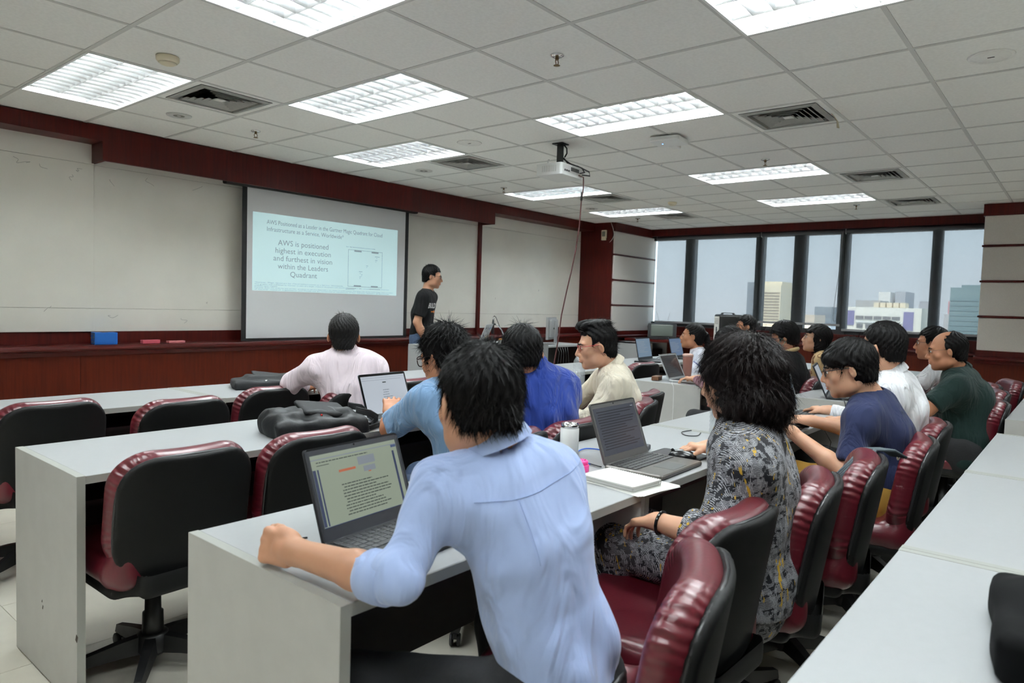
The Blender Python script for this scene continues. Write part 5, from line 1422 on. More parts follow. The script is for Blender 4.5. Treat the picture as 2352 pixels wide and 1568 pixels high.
# --- man beside the loudspeaker
M_DKSHIRT = cloth_mat('dark_grey_shirt', srgb(60, 60, 66))
J = seated(6.25, -1.45, 25, 5); dlt = V3(6.175, -1.40, 1.155)-J['head']
for k in ('neck', 'head', 'shL', 'shR', 'chest'): J[k] = J[k]+dlt*(1 if k != 'chest' else .5)
person('man in spectacles seated beside the black loudspeaker, only his head showing', J, (34, 4, 0), SKIN2, M_DKSHIRT, 'short', hair=SHORT, strands=1000, glasses=(M_BLKFRAME,), step=.012)
# --- woman bending over the silver laptop
M_PLUM = cloth_mat('plum_blouse', srgb(120, 70, 84))
J = seated(3.50, -2.56, 15, 14, sw=.15); J['neck'] = V3(3.44, -2.43, .965); J['head'] = V3(3.375, -2.375, 1.080); J['chest'] = V3(3.47, -2.5, .80)
for n, s in (('L', -1), ('R', 1)): J['sh'+n] = J['neck']+V3(s*.15, s*.03, -.07); J['el'+n] = J['sh'+n]+V3(s*.03, .16, -.14); J['wr'+n] = V3(3.62+s*.10, -2.06, .795)
person('woman with centre-parted black hair bending over the silver laptop', J, (28, 30, 0), SKIN, M_PLUM, 'long', build=.86, fem=1, step=.011, hair=dict(t=.014, top=.018, face=(.046, .058), nape=-.15, ear=-.4, long=.05, late=[((.072, -.0, -.05), (.022, .05, .10), .02), ((-.072, -.0, -.05), (.022, .05, .10), .02)]), strands=1800,
       hairkw=dict(crown=(0, .02, .12), down=1.0, messy=.08))
# --- woman with the green mask
M_JACKET = cloth_mat('black_jacket', srgb(11, 11, 13), fold=.25, sheen=0)
M_MASK = mat('green_surgical_mask', srgb(110, 196, 172), .9, bump=.15, bscale=90)
M_BEIGE = mat('beige_collar_cloth', srgb(188, 164, 122), .9)
def mask_extras(t, J, c, R, off):
    F = Field(c-.16, c+.16, .0055)
    W = lambda x, y, z: c+R@np.array((x, y, z))
    F.ell(W(0, .040, -.060), (.066, .070, .050), R, 0); F.ell(W(0, .092, -.045), (.026, .030, .034), R, .02); F.plane(W(0, .035, 0), -R[:, 1])
    P, Q = F.nets(); link('face_mask', np_mesh('face_mask', relax(P, Q, 1)-off, Q, M_MASK), t)
    for s in (-1, 1): MB().tube([tuple(W(s*.055, .06, -.04)-off), tuple(W(s*.078, .02, -.01)-off), tuple(W(s*.080, -.012, .0)-off)], .0014, 5).tube([tuple(W(s*.05, .05, -.085)-off), tuple(W(s*.076, .01, -.045)-off), tuple(W(s*.080, -.014, -.02)-off)], .0014, 5).build('ear_loop', M_MASK, t)
    n = J['neck']; d = unit(c-n); x = unit(np.cross(J['R'][:, 1], d)); y = np.cross(d, x)
    MB().tube([tuple(n+d*(.018-.03*max(0, math.sin(a)))+.074*(x*math.cos(a)+y*math.sin(a))-off) for a in np.linspace(0, 2*PI, 21)[:-1]], .016, 8, closed=True).build('beige_collar', M_BEIGE, t)
J = seated(4.20, -2.62, 10, 8, sw=.16); J['neck'] = V3(4.215, -2.52, 1.0); J['head'] = V3(4.205, -2.48, 1.122); J['chest'] = V3(4.21, -2.58, .82); J['hip'] = V3(4.2, -2.60, .56)
for n, s in (('L', -1), ('R', 1)): J['sh'+n] = J['neck']+V3(s*.16, 0, -.065); J['el'+n] = J['sh'+n]+V3(s*.03, .06, -.23); J['wr'+n] = J['el'+n]+V3(-s*.04, .23, .05)
person('woman in a black jacket with beige collar and green face mask', J, (14, 20, 0), SKIN2, M_JACKET, 'long', build=.92, fem=1, step=.011, hair=dict(t=.020, top=.024, face=(.034, .058), nape=-.078, ear=.0), strands=2200, hairkw=dict(slen=(.025, .05), down=.9), extras=mask_extras)
# --- woman in the tan floral blouse
def floral():
    m = bpy.data.materials.new('tan_floral_cloth'); m.use_nodes = True; nt = m.node_tree; bs = nt.nodes['Principled BSDF']; L = nt.links
    tc = nt.nodes.new('ShaderNodeTexCoord'); vo = nt.nodes.new('ShaderNodeTexVoronoi'); vo.inputs['Scale'].default_value = 15; vo.inputs['Randomness'].default_value = .7
    rp = nt.nodes.new('ShaderNodeValToRGB'); e = rp.color_ramp.elements; e[0].position = .0; e[0].color = srgb(120, 84, 50); e[1].position = .10; e[1].color = srgb(206, 176, 130)
    for p, c in ((.26, (206, 176, 130)), (.30, (116, 76, 44)), (.37, (116, 76, 44)), (.41, (206, 176, 130))): q = e.new(p); q.color = srgb(*c)
    nz = nt.nodes.new('ShaderNodeTexNoise'); nz.inputs['Scale'].default_value = 40; mx = nt.nodes.new('ShaderNodeMix'); mx.data_type = 'VECTOR'; mx.inputs[0].default_value = .02
    L.new(tc.outputs['Object'], nz.inputs['Vector']); L.new(tc.outputs['Object'], mx.inputs[4]); L.new(nz.outputs['Color'], mx.inputs[5]); L.new(mx.outputs[1], vo.inputs['Vector'])
    L.new(vo.outputs['Distance'], rp.inputs[0]); L.new(rp.outputs[0], bs.inputs['Base Color']); bs.inputs['Roughness'].default_value = .85; return m
J = seated(4.80, -2.70, 15, 6, sw=.15); J['neck'] = V3(4.815, -2.61, .985); J['head'] = V3(4.795, -2.56, 1.105); J['chest'] = V3(4.81, -2.66, .80); J['hip'] = V3(4.81, -2.68, .55)
for n, s in (('L', -1), ('R', 1)): J['sh'+n] = J['neck']+V3(s*.15, s*.03, -.06); J['el'+n] = J['sh'+n]+V3(s*.03, .04, -.23); J['wr'+n] = J['el'+n]+V3(-s*.03, .22, .08)
person('woman with a chin-length bob and glasses in a tan floral blouse', J, (24, -8, 0), SKIN, floral(), 'long', build=.95, fem=1, step=.011, hair=dict(t=.016, top=.018, face=(.036, .056), nape=-.125, ear=-.02, long=.03, late=[((.068, -.03, -.06), (.026, .05, .075), .02), ((-.068, -.03, -.06), (.026, .05, .075), .02), ((0, -.07, -.07), (.06, .035, .065), .03), ((0, .066, .054), (.058, .030, .026), .012)]), strands=2000,
       hairkw=dict(slen=(.025, .05), down=1.0, messy=.1), glasses=(M_THINFRAME, dict(rim=.0012)))
# --- the presenter, standing behind the lectern desk
M_BLACKT = cloth_mat('black_tshirt_jersey', srgb(11, 11, 13), fold=.2, sheen=0)
R0 = frame(-146); r0, f0 = R0[:, 0], R0[:, 1]
px, py = 3.74, 1.20
J = dict(R=R0, hip=V3(px-.06, py+.0, .93), chest=V3(px-.045, py+.0, 1.20), neck=V3(px-.0, py-.02, 1.44))
J['head'] = J['neck']+f0*.045+V3(0, 0, .150)
for n, s in (('L', -1), ('R', 1)):
    J['sh'+n] = J['neck']+r0*s*.185+V3(0, 0, -.065); J['el'+n] = J['sh'+n]-f0*.05+r0*s*.05+V3(0, 0, -.27); J['wr'+n] = J['el'+n]+f0*.10-r0*s*.03+V3(0, 0, -.23)
    J['kn'+n] = J['hip']+r0*s*.10+V3(0, 0, -.44); J['an'+n] = J['kn'+n]+V3(0, 0, -.40); J['toe'+n] = V3(*(J['an'+n]+f0*.17)[:2], .035); J['hd'+n] = unit(V3(0, 0, -1)+f0*.3); J['up'+n] = r0*s
def presenter_extras(t, J, c, R, off):
    sh = [o for o in t.children if o.name.startswith('shirt')][0]
    f = J['R'][:, 1]; x = -J['R'][:, 0]       # reads left to right for someone facing him
    me = text_mesh('shirt_print', 'BUILD ON', .075, 'CENTER', 0, .95, bold=.0018)
    print_on(sh, 'shirt_lettering', off, me, J['chest']+V3(0, 0, .055), x, V3(0, 0, 1), -f, mat('white_print', srgb(235, 235, 235), .7))
    b = MB().box(-.085, .085, -.006, .006, 0, .0002).box(-.022, .022, -.014, .014, 0, .0002)
    g = 24; b2 = MB()
    for k in range(g):
        x0 = -.085+.17*k/g; x1 = x0+.17/g; hh = .014 if abs((x0+x1)/2) < .022 else .005
        b2.add([(x0, -hh, 0), (x1, -hh, 0), (x1, hh, 0), (x0, hh, 0)], [(0, 1, 2, 3)])
    print_on(sh, 'shirt_emblem', off, b2.mesh('shirt_emblem', []), J['chest']+V3(0, 0, .015), x, V3(0, 0, 1), -f, mat('orange_print', srgb(226, 128, 40), .7))
person('presenter in a black T-shirt and jeans standing by the screen', J, (-136, 8, 0), SKIN3, M_BLACKT, 'short', build=1.02, sleeve=.62, step=.0105, hstep=.0045, hair=dict(t=.008, top=.018, face=(.036, .066), nape=-.068), strands=1600, pants_mat=M_JEANS,
       hairkw=dict(slen=(.012, .025), lift=.004), glasses=(M_BLKFRAME,), hem=.10, neckcut=.0, collar_r=.066, extras=presenter_extras)
# ================================================================== projection screen with a slide lit by its own emission
t = thing('projection_screen', 'pull-down projection screen showing a pale blue slide', 'projection screen', (0, 1.95, 0))
M_SCREEN = mat('screen_grey_white', srgb(228, 230, 234), .8)
M_SBLACK = mat('screen_black_border', srgb(12, 12, 14), .7)
MB().box(2.068, 4.083, 0, .002, .91, 2.40).build('screen_fabric', M_SCREEN, t)
MB().box(2.018, 2.068, -.0005, .0025, .90, 2.40).box(4.083, 4.134, -.0005, .0025, .90, 2.40).box(2.018, 4.134, -.0005, .0025, .862, .91).build('border', M_SBLACK, t)
MB().rbox(2.005, 4.145, -.012, .012, .852, .876, .008, 3, 'x').build('bottom_bar', M_SBLACK, t)
MB().rbox(1.84, 4.25, -.04, .045, 2.37, 2.45, .02, 4, 'x').build('screen_case', M_SBLACK, t)
M_SLIDE = mat('projected_light_blue', srgb(190, 214, 218), .8, emit=srgb(196, 232, 236), estr=.46)  # slide and lettering emit; their glow stands in for projector light
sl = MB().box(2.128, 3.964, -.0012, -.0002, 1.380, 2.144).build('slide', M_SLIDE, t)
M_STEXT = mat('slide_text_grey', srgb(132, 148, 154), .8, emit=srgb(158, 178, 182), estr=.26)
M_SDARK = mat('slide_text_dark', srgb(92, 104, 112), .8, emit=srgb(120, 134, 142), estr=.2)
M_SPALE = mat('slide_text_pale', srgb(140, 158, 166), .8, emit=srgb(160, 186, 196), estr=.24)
RXZ = (PI/2, 0, 0)
def slide_text(s, size, x, z, m, align='LEFT', w=None, line=1.0, sp=1.0):
    me = text_mesh('slide_lettering', s, size, align, .0001, sp, line); me.materials.append(m)
    o = link('slide_lettering', me, sl, (x, -.0016, z), RXZ)
    if w:
        xs = [v.co.x for v in me.vertices]; o.scale = (w/(max(xs)-min(xs)), 1, 1)
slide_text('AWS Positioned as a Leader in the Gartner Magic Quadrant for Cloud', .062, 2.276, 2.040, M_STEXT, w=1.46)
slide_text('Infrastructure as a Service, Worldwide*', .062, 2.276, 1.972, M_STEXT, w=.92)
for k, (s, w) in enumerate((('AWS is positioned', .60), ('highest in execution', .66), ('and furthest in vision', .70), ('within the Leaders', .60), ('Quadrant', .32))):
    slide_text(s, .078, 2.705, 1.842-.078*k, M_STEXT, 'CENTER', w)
# quadrant chart
q = MB(); x0, x1, z0, z1 = 3.265, 3.742, 1.462, 1.868
for (a, b, c, d) in ((x0, x1, z1-.003, z1), (x0, x1, z0, z0+.003), (x0, x0+.003, z0, z1), (x1-.003, x1, z0, z1)): q.box(a, b, -.0016, -.0013, c, d)
q.build('chart_frame', M_SDARK, sl)
q = MB(); q.box((x0+x1)/2-.0008, (x0+x1)/2+.0008, -.0016, -.0013, z0, z1).box(x0, x1, -.0016, -.0013, (z0+z1)/2-.0008, (z0+z1)/2+.0008); q.build('chart_axis', MATS['projected_light_blue'], sl)
for (a, c) in ((3.345, z1-.02), (3.585, z1-.02), (3.345, z0+.002), (3.585, z0+.002)): MB().box(a, a+.10, -.0018, -.0014, c, c+.016).build('chart_caption', M_SPALE, sl)
for (fx, fz, w) in ((.83, .82, .07), (.81, .72, .035), (.54, .55, .03), (.35, .38, .05), (.39, .30, .02), (.345, .235, .02)):
    a, c = x0+(x1-x0)*fx, z0+(z1-z0)*fz
    MB().box(a-.003, a+.003, -.0018, -.0014, c-.003, c+.003).build('chart_dot', M_SDARK, sl); MB().box(a-w*.4, a+w*.6, -.0018, -.0014, c+.014, c+.019).build('chart_name', M_SPALE, sl)
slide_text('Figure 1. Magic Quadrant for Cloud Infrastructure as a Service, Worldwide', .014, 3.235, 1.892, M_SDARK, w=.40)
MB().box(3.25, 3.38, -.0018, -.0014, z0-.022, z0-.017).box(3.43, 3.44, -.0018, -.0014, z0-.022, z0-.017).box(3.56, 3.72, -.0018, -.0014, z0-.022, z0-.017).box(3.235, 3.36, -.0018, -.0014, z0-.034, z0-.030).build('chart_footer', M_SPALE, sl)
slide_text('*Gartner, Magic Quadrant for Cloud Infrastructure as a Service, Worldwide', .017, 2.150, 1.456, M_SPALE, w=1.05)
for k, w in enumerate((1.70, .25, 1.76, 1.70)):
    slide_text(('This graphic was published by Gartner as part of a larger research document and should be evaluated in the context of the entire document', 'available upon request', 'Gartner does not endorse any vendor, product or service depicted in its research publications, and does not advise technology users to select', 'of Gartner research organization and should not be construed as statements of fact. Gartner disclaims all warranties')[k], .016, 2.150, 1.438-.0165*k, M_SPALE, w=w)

# ================================================================== things on the ledge
t = thing('tissue_box', 'bright blue box with yellow print on the whiteboard ledge', 'box', (.80, 1.945, .885), math.radians(-6))
MB().rbox(-.085, .085, -.06, .06, 0, .10, .004, 2).build('carton', mat('blue_carton', srgb(24, 100, 186), .45), t)
b = MB(); rr = random.Random(3)
for k in range(9): b.cbox(-.0855, rr.uniform(-.05, .05), rr.uniform(.015, .09), .0006, rr.uniform(.008, .025), rr.uniform(.003, .008), Matrix.Rotation(rr.uniform(-.6, .6), 3, 'X'))
b.build('yellow_print', mat('yellow_print_ink', srgb(196, 176, 60), .6), t)
MB().lathe([(.0, .0), (.028, .001), (.03, 0)], 16, (0, 0, .1)).build('opening', M_BLACK, t)
for x, lb, col, h in ((1.15, 'thicker pink board eraser on the ledge by the blue box', (196, 84, 100), .028), (1.37, 'thin pale pink board eraser on the ledge near the screen', (204, 120, 124), .016)):
    t = thing('board_eraser', lb, 'eraser', (x, 1.90, .885), math.radians(2), 'board erasers')
    MB().rbox(-.075, .075, -.025, .025, 0, h, .006, 3).build('foam', mat('eraser_%d' % int(x*100), srgb(*col), .8), t)
    MB().rbox(-.077, .077, -.026, .026, h, h+.004, .006, 3).build('felt', mat('eraser_felt_%d' % int(x*100), srgb(*[min(255, c+20) for c in col]), .9), t)
# ================================================================== lectern desk with the presenter's laptop and microphone
t = thing('lectern_desk', 'tall white lectern desk in front of the presenter', 'desk', (3.30, .50, -.032))
MB().box(0, 1.75, 0, .018, .05, .905).build('front_panel', M_LAM, t); MB().rbox(-.0, 1.75, -.0, .48, .895, .917, .003, 2, 'x').build('desk_top', M_LAM, t)
for x0 in (.0, 1.727): MB().box(x0, x0+.023, .018, .48, .032, .895).build('side_panel', M_LAM, t)
# ------------------------------------------------------------------ laptops
M_KEYW = mat('key_legend_grey', srgb(150, 150, 150), .6)
def laptop(label, x, y, yaw, w, d, tilt, body, bezel, screen, keys=None, z=.75, bez=.012, chin=.022, marks=None, lidh=None, keyobj=False, thick=.017, pad=True):
    t = thing('laptop', label, 'laptop', (x, y, z), math.radians(yaw), 'laptops on the desks')
    h = lidh or d*.98
    MB().rbox(-w/2, w/2, -d, 0, .001, thick, .010, 3).build('base', body, t)
    km = keys or mat('laptop_key_black', srgb(24, 24, 26), .5)
    # keyboard: 5 rows, each key a part on the near machines, one part on the others
    rows, colsn = 5, 14; kw = (w*.90)/colsn; kd = d*.46/rows
    well = MB().box(-w*.455, w*.455, -d*.53, -d*.05, thick, thick+.0004).build('keyboard', M_BLACK, t)
    kme = MB().rbox(-kw*.44, kw*.44, -kd*.42, kd*.42, 0, .0022, .0015, 2).mesh('key', km)
    mb = MB()
    for r in range(rows):
        for c in range(colsn):
            px, py = -w*.45+kw*(c+.5), -d*.07-kd*(r+.5)
            if r == 4 and 3 <= c <= 8: continue
            if keyobj: link('key', kme, well, (px, py, thick+.0004))
            else: mb.box(px-kw*.43, px+kw*.43, py-kd*.42, py+kd*.42, thick+.0004, thick+.0022)
    mb.box(-w*.45+kw*3.05, -w*.45+kw*8.95, -d*.07-kd*4.9, -d*.07-kd*4.1, thick+.0004, thick+.0022)
    mb.build('key_row', km, well)
    if pad: MB().box(-w*.16, w*.16, -d*.94, -d*.60, thick, thick+.0005).build('touchpad', bezel, t)
    lid = link('lid', None, t, (0, -.004, thick-.004), (math.radians(-tilt), 0, 0))
    MB().rbox(-w/2, w/2, 0, .006, 0, h, .009, 3, 'y').build('lid_shell', body, lid)
    MB().rbox(-w/2+.002, w/2-.002, -.0012, .0, .002, h-.002, .008, 3, 'y').build('bezel', bezel, lid)
    MB().box(-w/2+bez, w/2-bez, -.0018, -.001, chin, h-bez*1.3).build('display', screen, lid)
    MB().lathe([(.0025, 0), (.0025, .0006)], 10, M=Matrix.Rotation(PI/2, 3, 'X'), c=(0, -.0012, h-bez*.65)).build('camera_dot', mat('webcam_dark', srgb(8, 8, 10), .2), lid)
    for s in (-1, 1): MB().tube([(s*w*.36-.02, .002, .0), (s*w*.36+.02, .002, .0)], .006, 8).build('hinge', bezel, lid)
    if marks:
        for (m, boxes) in marks:
            mk = MB()
            for (u0, u1, v0, v1) in boxes:
                X0 = -w/2+bez; WW = w-2*bez; Z0 = chin; HH = h-bez*1.3-chin
                mk.box(X0+WW*u0, X0+WW*u1, -.0024, -.0019, Z0+HH*v0, Z0+HH*v1)
            mk.build('display_content', m, lid, kind='stuff')
    return t
def text_rows(u0, u1, v1, v0, n, seed, hgt=.35):
    rr = random.Random(seed); out = []
    for k in range(n):
        v = v1+(v0-v1)*k/n; u = u0+rr.choice((0, 0, .02)); lim = u0+(u1-u0)*rr.uniform(.55, 1.0)
        while u < lim:
            e = min(lim, u+rr.uniform(.012, .05)); out.append((u, e, v-abs(v0-v1)/n*hgt, v)); u = e+.008
    return out
def scr(name, c, e): return mat(name, (.02, .02, .02, 1), .18, emit=srgb(*c), estr=e)
M_THINK = mat('matt_black_laptop', srgb(30, 31, 34), .5); M_THINKB = mat('dark_bezel', srgb(36, 38, 44), .5); M_GREYL = mat('grey_metal_laptop', srgb(96, 92, 88), .35, metal=.5); M_GREYB = mat('grey_laptop_bezel', srgb(88, 88, 88), .4, metal=.3)
M_SPACE = mat('space_grey_metal', srgb(110, 112, 118), .3, metal=.7); M_SILV = mat('silver_metal', srgb(200, 202, 204), .3, metal=.6); M_GLOSSB = mat('black_glass_bezel', srgb(12, 12, 14), .12); M_SILB = mat('silver_bezel', srgb(176, 180, 182), .4, metal=.3)
S_INK = scr('display_ink_dark', (58, 66, 62), .8); S_INK2 = scr('display_ink_blue', (58, 74, 110), .9); S_OR = scr('display_orange', (170, 92, 62), .9); S_GR = scr('display_ink_grey', (120, 128, 136), .9); S_DK = scr('display_ink_black', (24, 27, 33), .8); S_ST = scr('display_stripe_navy', (44, 54, 84), .9)
laptop('black laptop showing a pale document, under the nearest man\'s arm', -.408, -3.035, 6, .312, .215, 20, M_THINK, M_THINKB, scr('display_document', (128, 138, 122), 1.0), mat('thinkpad_key', srgb(40, 41, 45), .45), keyobj=True, bez=.014, chin=.034, lidh=.222,
       marks=[(S_INK, text_rows(.27, .86, .53, .06, 11, 2)+[(.05, .18, .845, .855)]+text_rows(.05, .75, .90, .86, 1, 9)), (S_ST, [(.0, .03, .02, .80), (.045, .06, .02, .80), (.93, .955, .02, .84), (0, 1, .0, .012)]), (S_OR, [(.27, .46, .70, .735), (.60, .63, .615, .63)]), (S_GR, [(.50, .70, .74, .86), (.55, .69, .63, .71), (0, 1, .93, .945)]), (S_INK2, [(.93, .995, .89, .93)])])
laptop('slim space-grey laptop showing a white sign-in page, second row', .752, -1.745, 5, .315, .218, 20, M_SPACE, M_GLOSSB, scr('display_signin', (166, 174, 184), 1.0), bez=.010, chin=.014,
       marks=[(S_GR, text_rows(.42, .66, .62, .18, 7, 5, .3)+[(.0, 1, .945, .95), (.0, .9, .885, .892)]), (S_INK, [(.46, .54, .80, .83)]), (S_INK2, [(.5, .62, .14, .16)])])
laptop('grey metal laptop with a dim text page, in front of the patterned dress', .762, -3.068, 1, .325, .228, 20, M_GREYL, M_GREYB, scr('display_dim_page', (54, 58, 68), 1.0), mat('toshiba_key', srgb(34, 33, 34), .45), keyobj=True, bez=.015, chin=.030,
       marks=[(S_DK, text_rows(.06, .95, .92, .08, 15, 7, .3)), (S_GR, [(.9, .96, .93, .95)])])
laptop('silver laptop half hidden behind the curly bob', 2.50, -3.10, 4, .345, .235, 16, M_SILV, M_SILB, scr('display_pale_blue', (140, 164, 184), .9), bez=.014, chin=.035, marks=[(S_DK, [(.2, .95, .0, .16)])])
laptop('black laptop on the right-block desk beyond the navy T-shirt', 3.63, -2.985, 12, .34, .235, 24, M_THINK, M_THINKB, scr('display_white_page', (150, 160, 168), .9), keyobj=False)
laptop('open silver laptop with a black screen on the aisle desk, right block', 3.69, -1.815, 3, .325, .225, 26, M_SILV, M_SILB, scr('display_off', (44, 40, 40), .9), bez=.013, chin=.018, marks=[(S_DK, text_rows(.08, .9, .85, .15, 9, 4, .3))])
laptop('black laptop with a blue-grey screen, left of the girl in white', 5.32, -.63, 5, .375, .25, 12, M_THINK, M_THINKB, scr('display_slate', (92, 112, 132), .9), bez=.012, chin=.03, marks=[(S_GR, text_rows(.05, .8, .85, .2, 8, 8, .3))])
laptop('black laptop in front of the girl in white', 6.04, -.66, 4, .36, .24, 14, M_THINK, M_THINKB, scr('display_slate_blue', (76, 96, 126), .9), marks=[(S_GR, text_rows(.05, .8, .8, .2, 8, 18, .3))])
# presenter's laptop: lid towards the room, with stickers
L = laptop('silver laptop with colourful stickers on the lectern desk', 4.14, .72, -152, .32, .22, 22, M_SILV, M_SILB, scr('display_presenter', (150, 160, 170), .8), z=.885)
lid = [o for o in L.children if o.name.startswith('lid')][0]
rr = random.Random(11)
for k, (u, v, c) in enumerate(((-.10, .17, (90, 150, 205)), (-.05, .165, (110, 90, 150)), (-.11, .07, (180, 112, 70)), (-.01, .085, (120, 100, 110)), (.06, .14, (140, 140, 146)), (.10, .17, (60, 60, 66)), (.09, .08, (110, 84, 140)), (.02, .17, (150, 156, 160)), (-.04, .06, (196, 160, 90)))):
    pts = [(u+rr.uniform(.012, .022)*math.cos(a), v+rr.uniform(.010, .020)*math.sin(a)) for a in np.linspace(0, 2*PI, 9)[:-1]]
    MB().prism(pts, .006, .0066, 'y').build('sticker', mat('sticker_%d' % k, srgb(*c), .5), lid)
t = thing('microphone', 'black gooseneck microphone on a chrome arm over the lectern desk', 'microphone', (4.62, .80, .885))
MB().lathe([(.05, 0), (.05, .012), (.02, .018)], 20).build('base', M_BLACK, t)
MB().tube([(0, 0, .01), (-.02, 0, .07), (-.07, 0, .14), (-.13, 0, .19), (-.19, .0, .205)], .008, 8).build('gooseneck', M_CHROME, t)
MB().tube([(-.225, 0, .10), (-.222, 0, .19), (-.218, 0, .25)], [.017, .015, .011], 12).build('mic_body', M_BLACK, t)
MB().tube([(-.218, 0, .25), (-.214, 0, .285)], .009, 10).build('plug', M_CHROME, t)
MB().tube([(-.214, 0, .285), (-.205, 0, .30), (-.18, 0, .29), (-.12, 0, .20), (-.06, 0, .10), (-.03, .02, .01)], .0035, 6).build('cable', M_BLACK, t)
MB().cbox(-.20, 0, .205, .03, .02, .02).build('clip', M_BLACK, t)
t = thing('small_jar', 'small orange-capped jar on the lectern desk', 'jar', (4.42, .70, .885)); MB().lathe([(.022, 0), (.024, .03), (.02, .035)], 16).build('glass', M_LENS, t); MB().lathe([(.021, .035), (.021, .05), (.0, .052)], 16).build('cap', mat('orange_cap', srgb(220, 140, 60), .5), t)
# ================================================================== computer desk with monitor at the front right
t = thing('computer_desk', 'small white-topped computer desk below the right whiteboard', 'desk', (5.72, 1.10, 0))
MB().rbox(0, 1.05, 0, .55, .765, .79, .004, 2, 'x').build('desk_top', M_LAM, t)
for x0 in (.04, .97): MB().box(x0, x0+.04, .04, .50, .02, .765).build('side_panel', M_BLACK, t)
MB().box(.05, .75, .30, .32, .25, .765).build('back_panel', M_BLACK, t); MB().box(.30, .52, .1, .5, .03, .45).build('computer_tower', M_BLACK, t)
b = MB()
for k in range(5): b.tube([(.35+.06*k, .02, .78), (.36+.05*k, -.02, .70), (.33+.07*k, -.01, .5), (.36+.06*k, .06, .1)], .006, 6)
b.build('cable', M_BLACK, t)
t = thing('monitor', 'silver flat monitor turned away on the computer desk', 'monitor', (6.18, 1.30, .79), math.radians(-158))
MB().rbox(-.22, .22, -.02, .015, .07, .37, .008, 3, 'y').build('screen_housing', M_SILV, t); MB().rbox(-.18, .18, .015, .05, .10, .34, .03, 3, 'y').build('back_cover', M_SILV, t)
MB().box(-.205, .205, -.0215, -.02, .09, .355).build('display', scr('display_monitor_off', (10, 10, 12), .2), t)
MB().rbox(-.045, .045, .05, .075, .0, .33, .008, 3, 'y').build('stand_column', M_SILV, t); MB().rbox(-.11, .11, -.08, .10, 0, .014, .02, 4).build('foot', M_SILV, t)
MB().lathe([(.012, 0), (.012, .01)], 12, M=Matrix.Rotation(-PI/2, 3, 'X'), c=(.07, .05, .22)).build('port', M_BLACK, t)
# ================================================================== corner: cabinet, television, loudspeaker, notices
t = thing('low_cabinet', 'low white cabinet with an open compartment under the television', 'cabinet', (8.05, 1.02, 0))
c = MB().box(0, 1.0, .33, .35, .04, .79); c.box(0, .02, 0, .33, 0, .79).box(.98, 1.0, 0, .33, 0, .79).box(.46, .48, 0, .33, .04, .77).box(0, 1.0, 0, .35, .77, .79).box(0, 1.0, 0, .33, .04, .06).box(.48, .98, .01, .33, .52, .54)
c.build('carcass', M_LAM, t)
d = MB().rbox(.022, .458, -.018, 0, .062, .765, .003, 2, 'y').build('door', M_LAM, t); MB().tube([(.42, -.03, .40), (.42, -.03, .50)], .005, 8).build('handle', M_CHROME, d)
MB().rbox(.52, .92, .04, .28, .54, .66, .006, 2).build('video_deck', M_BLACK, t)
t = thing('television', 'old dark grey tube television in the corner by the windows', 'television', (8.64, .90, .84), math.radians(114))
M_TV = mat('tv_dark_plastic', srgb(52, 54, 58), .5)
MB().rbox(-.22, .22, .16, .21, 0, .25, .018, 4, 'y').build('front_frame', M_TV, t)
f = Field((-.24, -.24, -.02), (.24, .24, .28), .011); f.rbox((0, .06, .125), (.215, .12, .122), .02, k=0); f.rbox((0, -.09, .115), (.13, .11, .09), .03, k=.08)
link('rear_shell', sdf_mesh('rear_shell', f, M_TV), t)
f = Field((-.19, .17, .02), (.19, .24, .25), .008); f.ell((0, .03, .137), (.50, .200, .40), None, 0); 
for a, b_ in (((.172, 0, 0), (1, 0, 0)), ((-.172, 0, 0), (-1, 0, 0)), ((0, 0, .235), (0, 0, 1)), ((0, 0, .045), (0, 0, -1)), ((0, .195, 0), (0, -1, 0))): f.plane(a, b_)
link('picture_tube', sdf_mesh('picture_tube', f, mat('tv_glass', srgb(112, 120, 114), .18)), t)
MB().box(-.21, .21, .21, .213, .012, .03).build('control_strip', M_BLACK, t)
b = MB().tube([(.05, -.05, .24), (.12, -.08, .44)], .002, 5).tube([(-.05, -.05, .24), (-.10, -.08, .42)], .002, 5); b.build('antenna', M_CHROME, t)
MB().rbox(8.32, 9.06, .60, 1.41, .80, .84, .008, 3, 'x').build('television_shelf', M_NOSE, pl)
t = thing('loudspeaker', 'black portable loudspeaker with a paper notice before the window', 'loudspeaker', (8.12, -.40, 0), math.radians(130))
f = Field((-.22, -.22, .70), (.22, .24, 1.34), .010); f.rbox((0, 0, 1.0), (.17, .15, .27), .03, k=0); f.ell((0, .16, 1.06), (.11, .03, .11), k=.01, op='cut'); f.rbox((0, -.06, 1.275), (.10, .018, .022), .015, k=.01)
f.rbox((0, -.06, 1.272), (.07, .05, .012), .01, k=.004, op='cut')
link('cabinet_body', sdf_mesh('cabinet_body', f, M_BLACK), t)
MB().lathe([(.0, .02), (.05, .012), (.10, .0), (.108, .004)], 28, M=Matrix.Rotation(-PI/2, 3, 'X'), c=(0, .135, 1.06)).build('woofer', mat('woofer_cone', srgb(30, 30, 32), .6), t)
MB().tube([(0, 0, .72), (0, 0, .25)], .018, 10).tube([(0, 0, .45), (.26, .0, .01)], .01, 8).tube([(0, 0, .45), (-.14, .24, .01)], .01, 8).tube([(0, 0, .45), (-.14, -.24, .01)], .01, 8).build('tripod', M_BLACK, t)
M_PAPER = mat('white_paper', srgb(232, 231, 226), .8)
n = MB().box(.171, .173, -.115, .115, .83, 1.24).build('notice_sheet', M_PAPER, t)
b = MB()
for k in range(4): b.box(.1731, .1735, -.09+.01*(k % 2), .08, 1.20-.022*k, 1.206-.022*k)
b.build('print_line', mat('grey_print', srgb(110, 110, 112), .8), n)
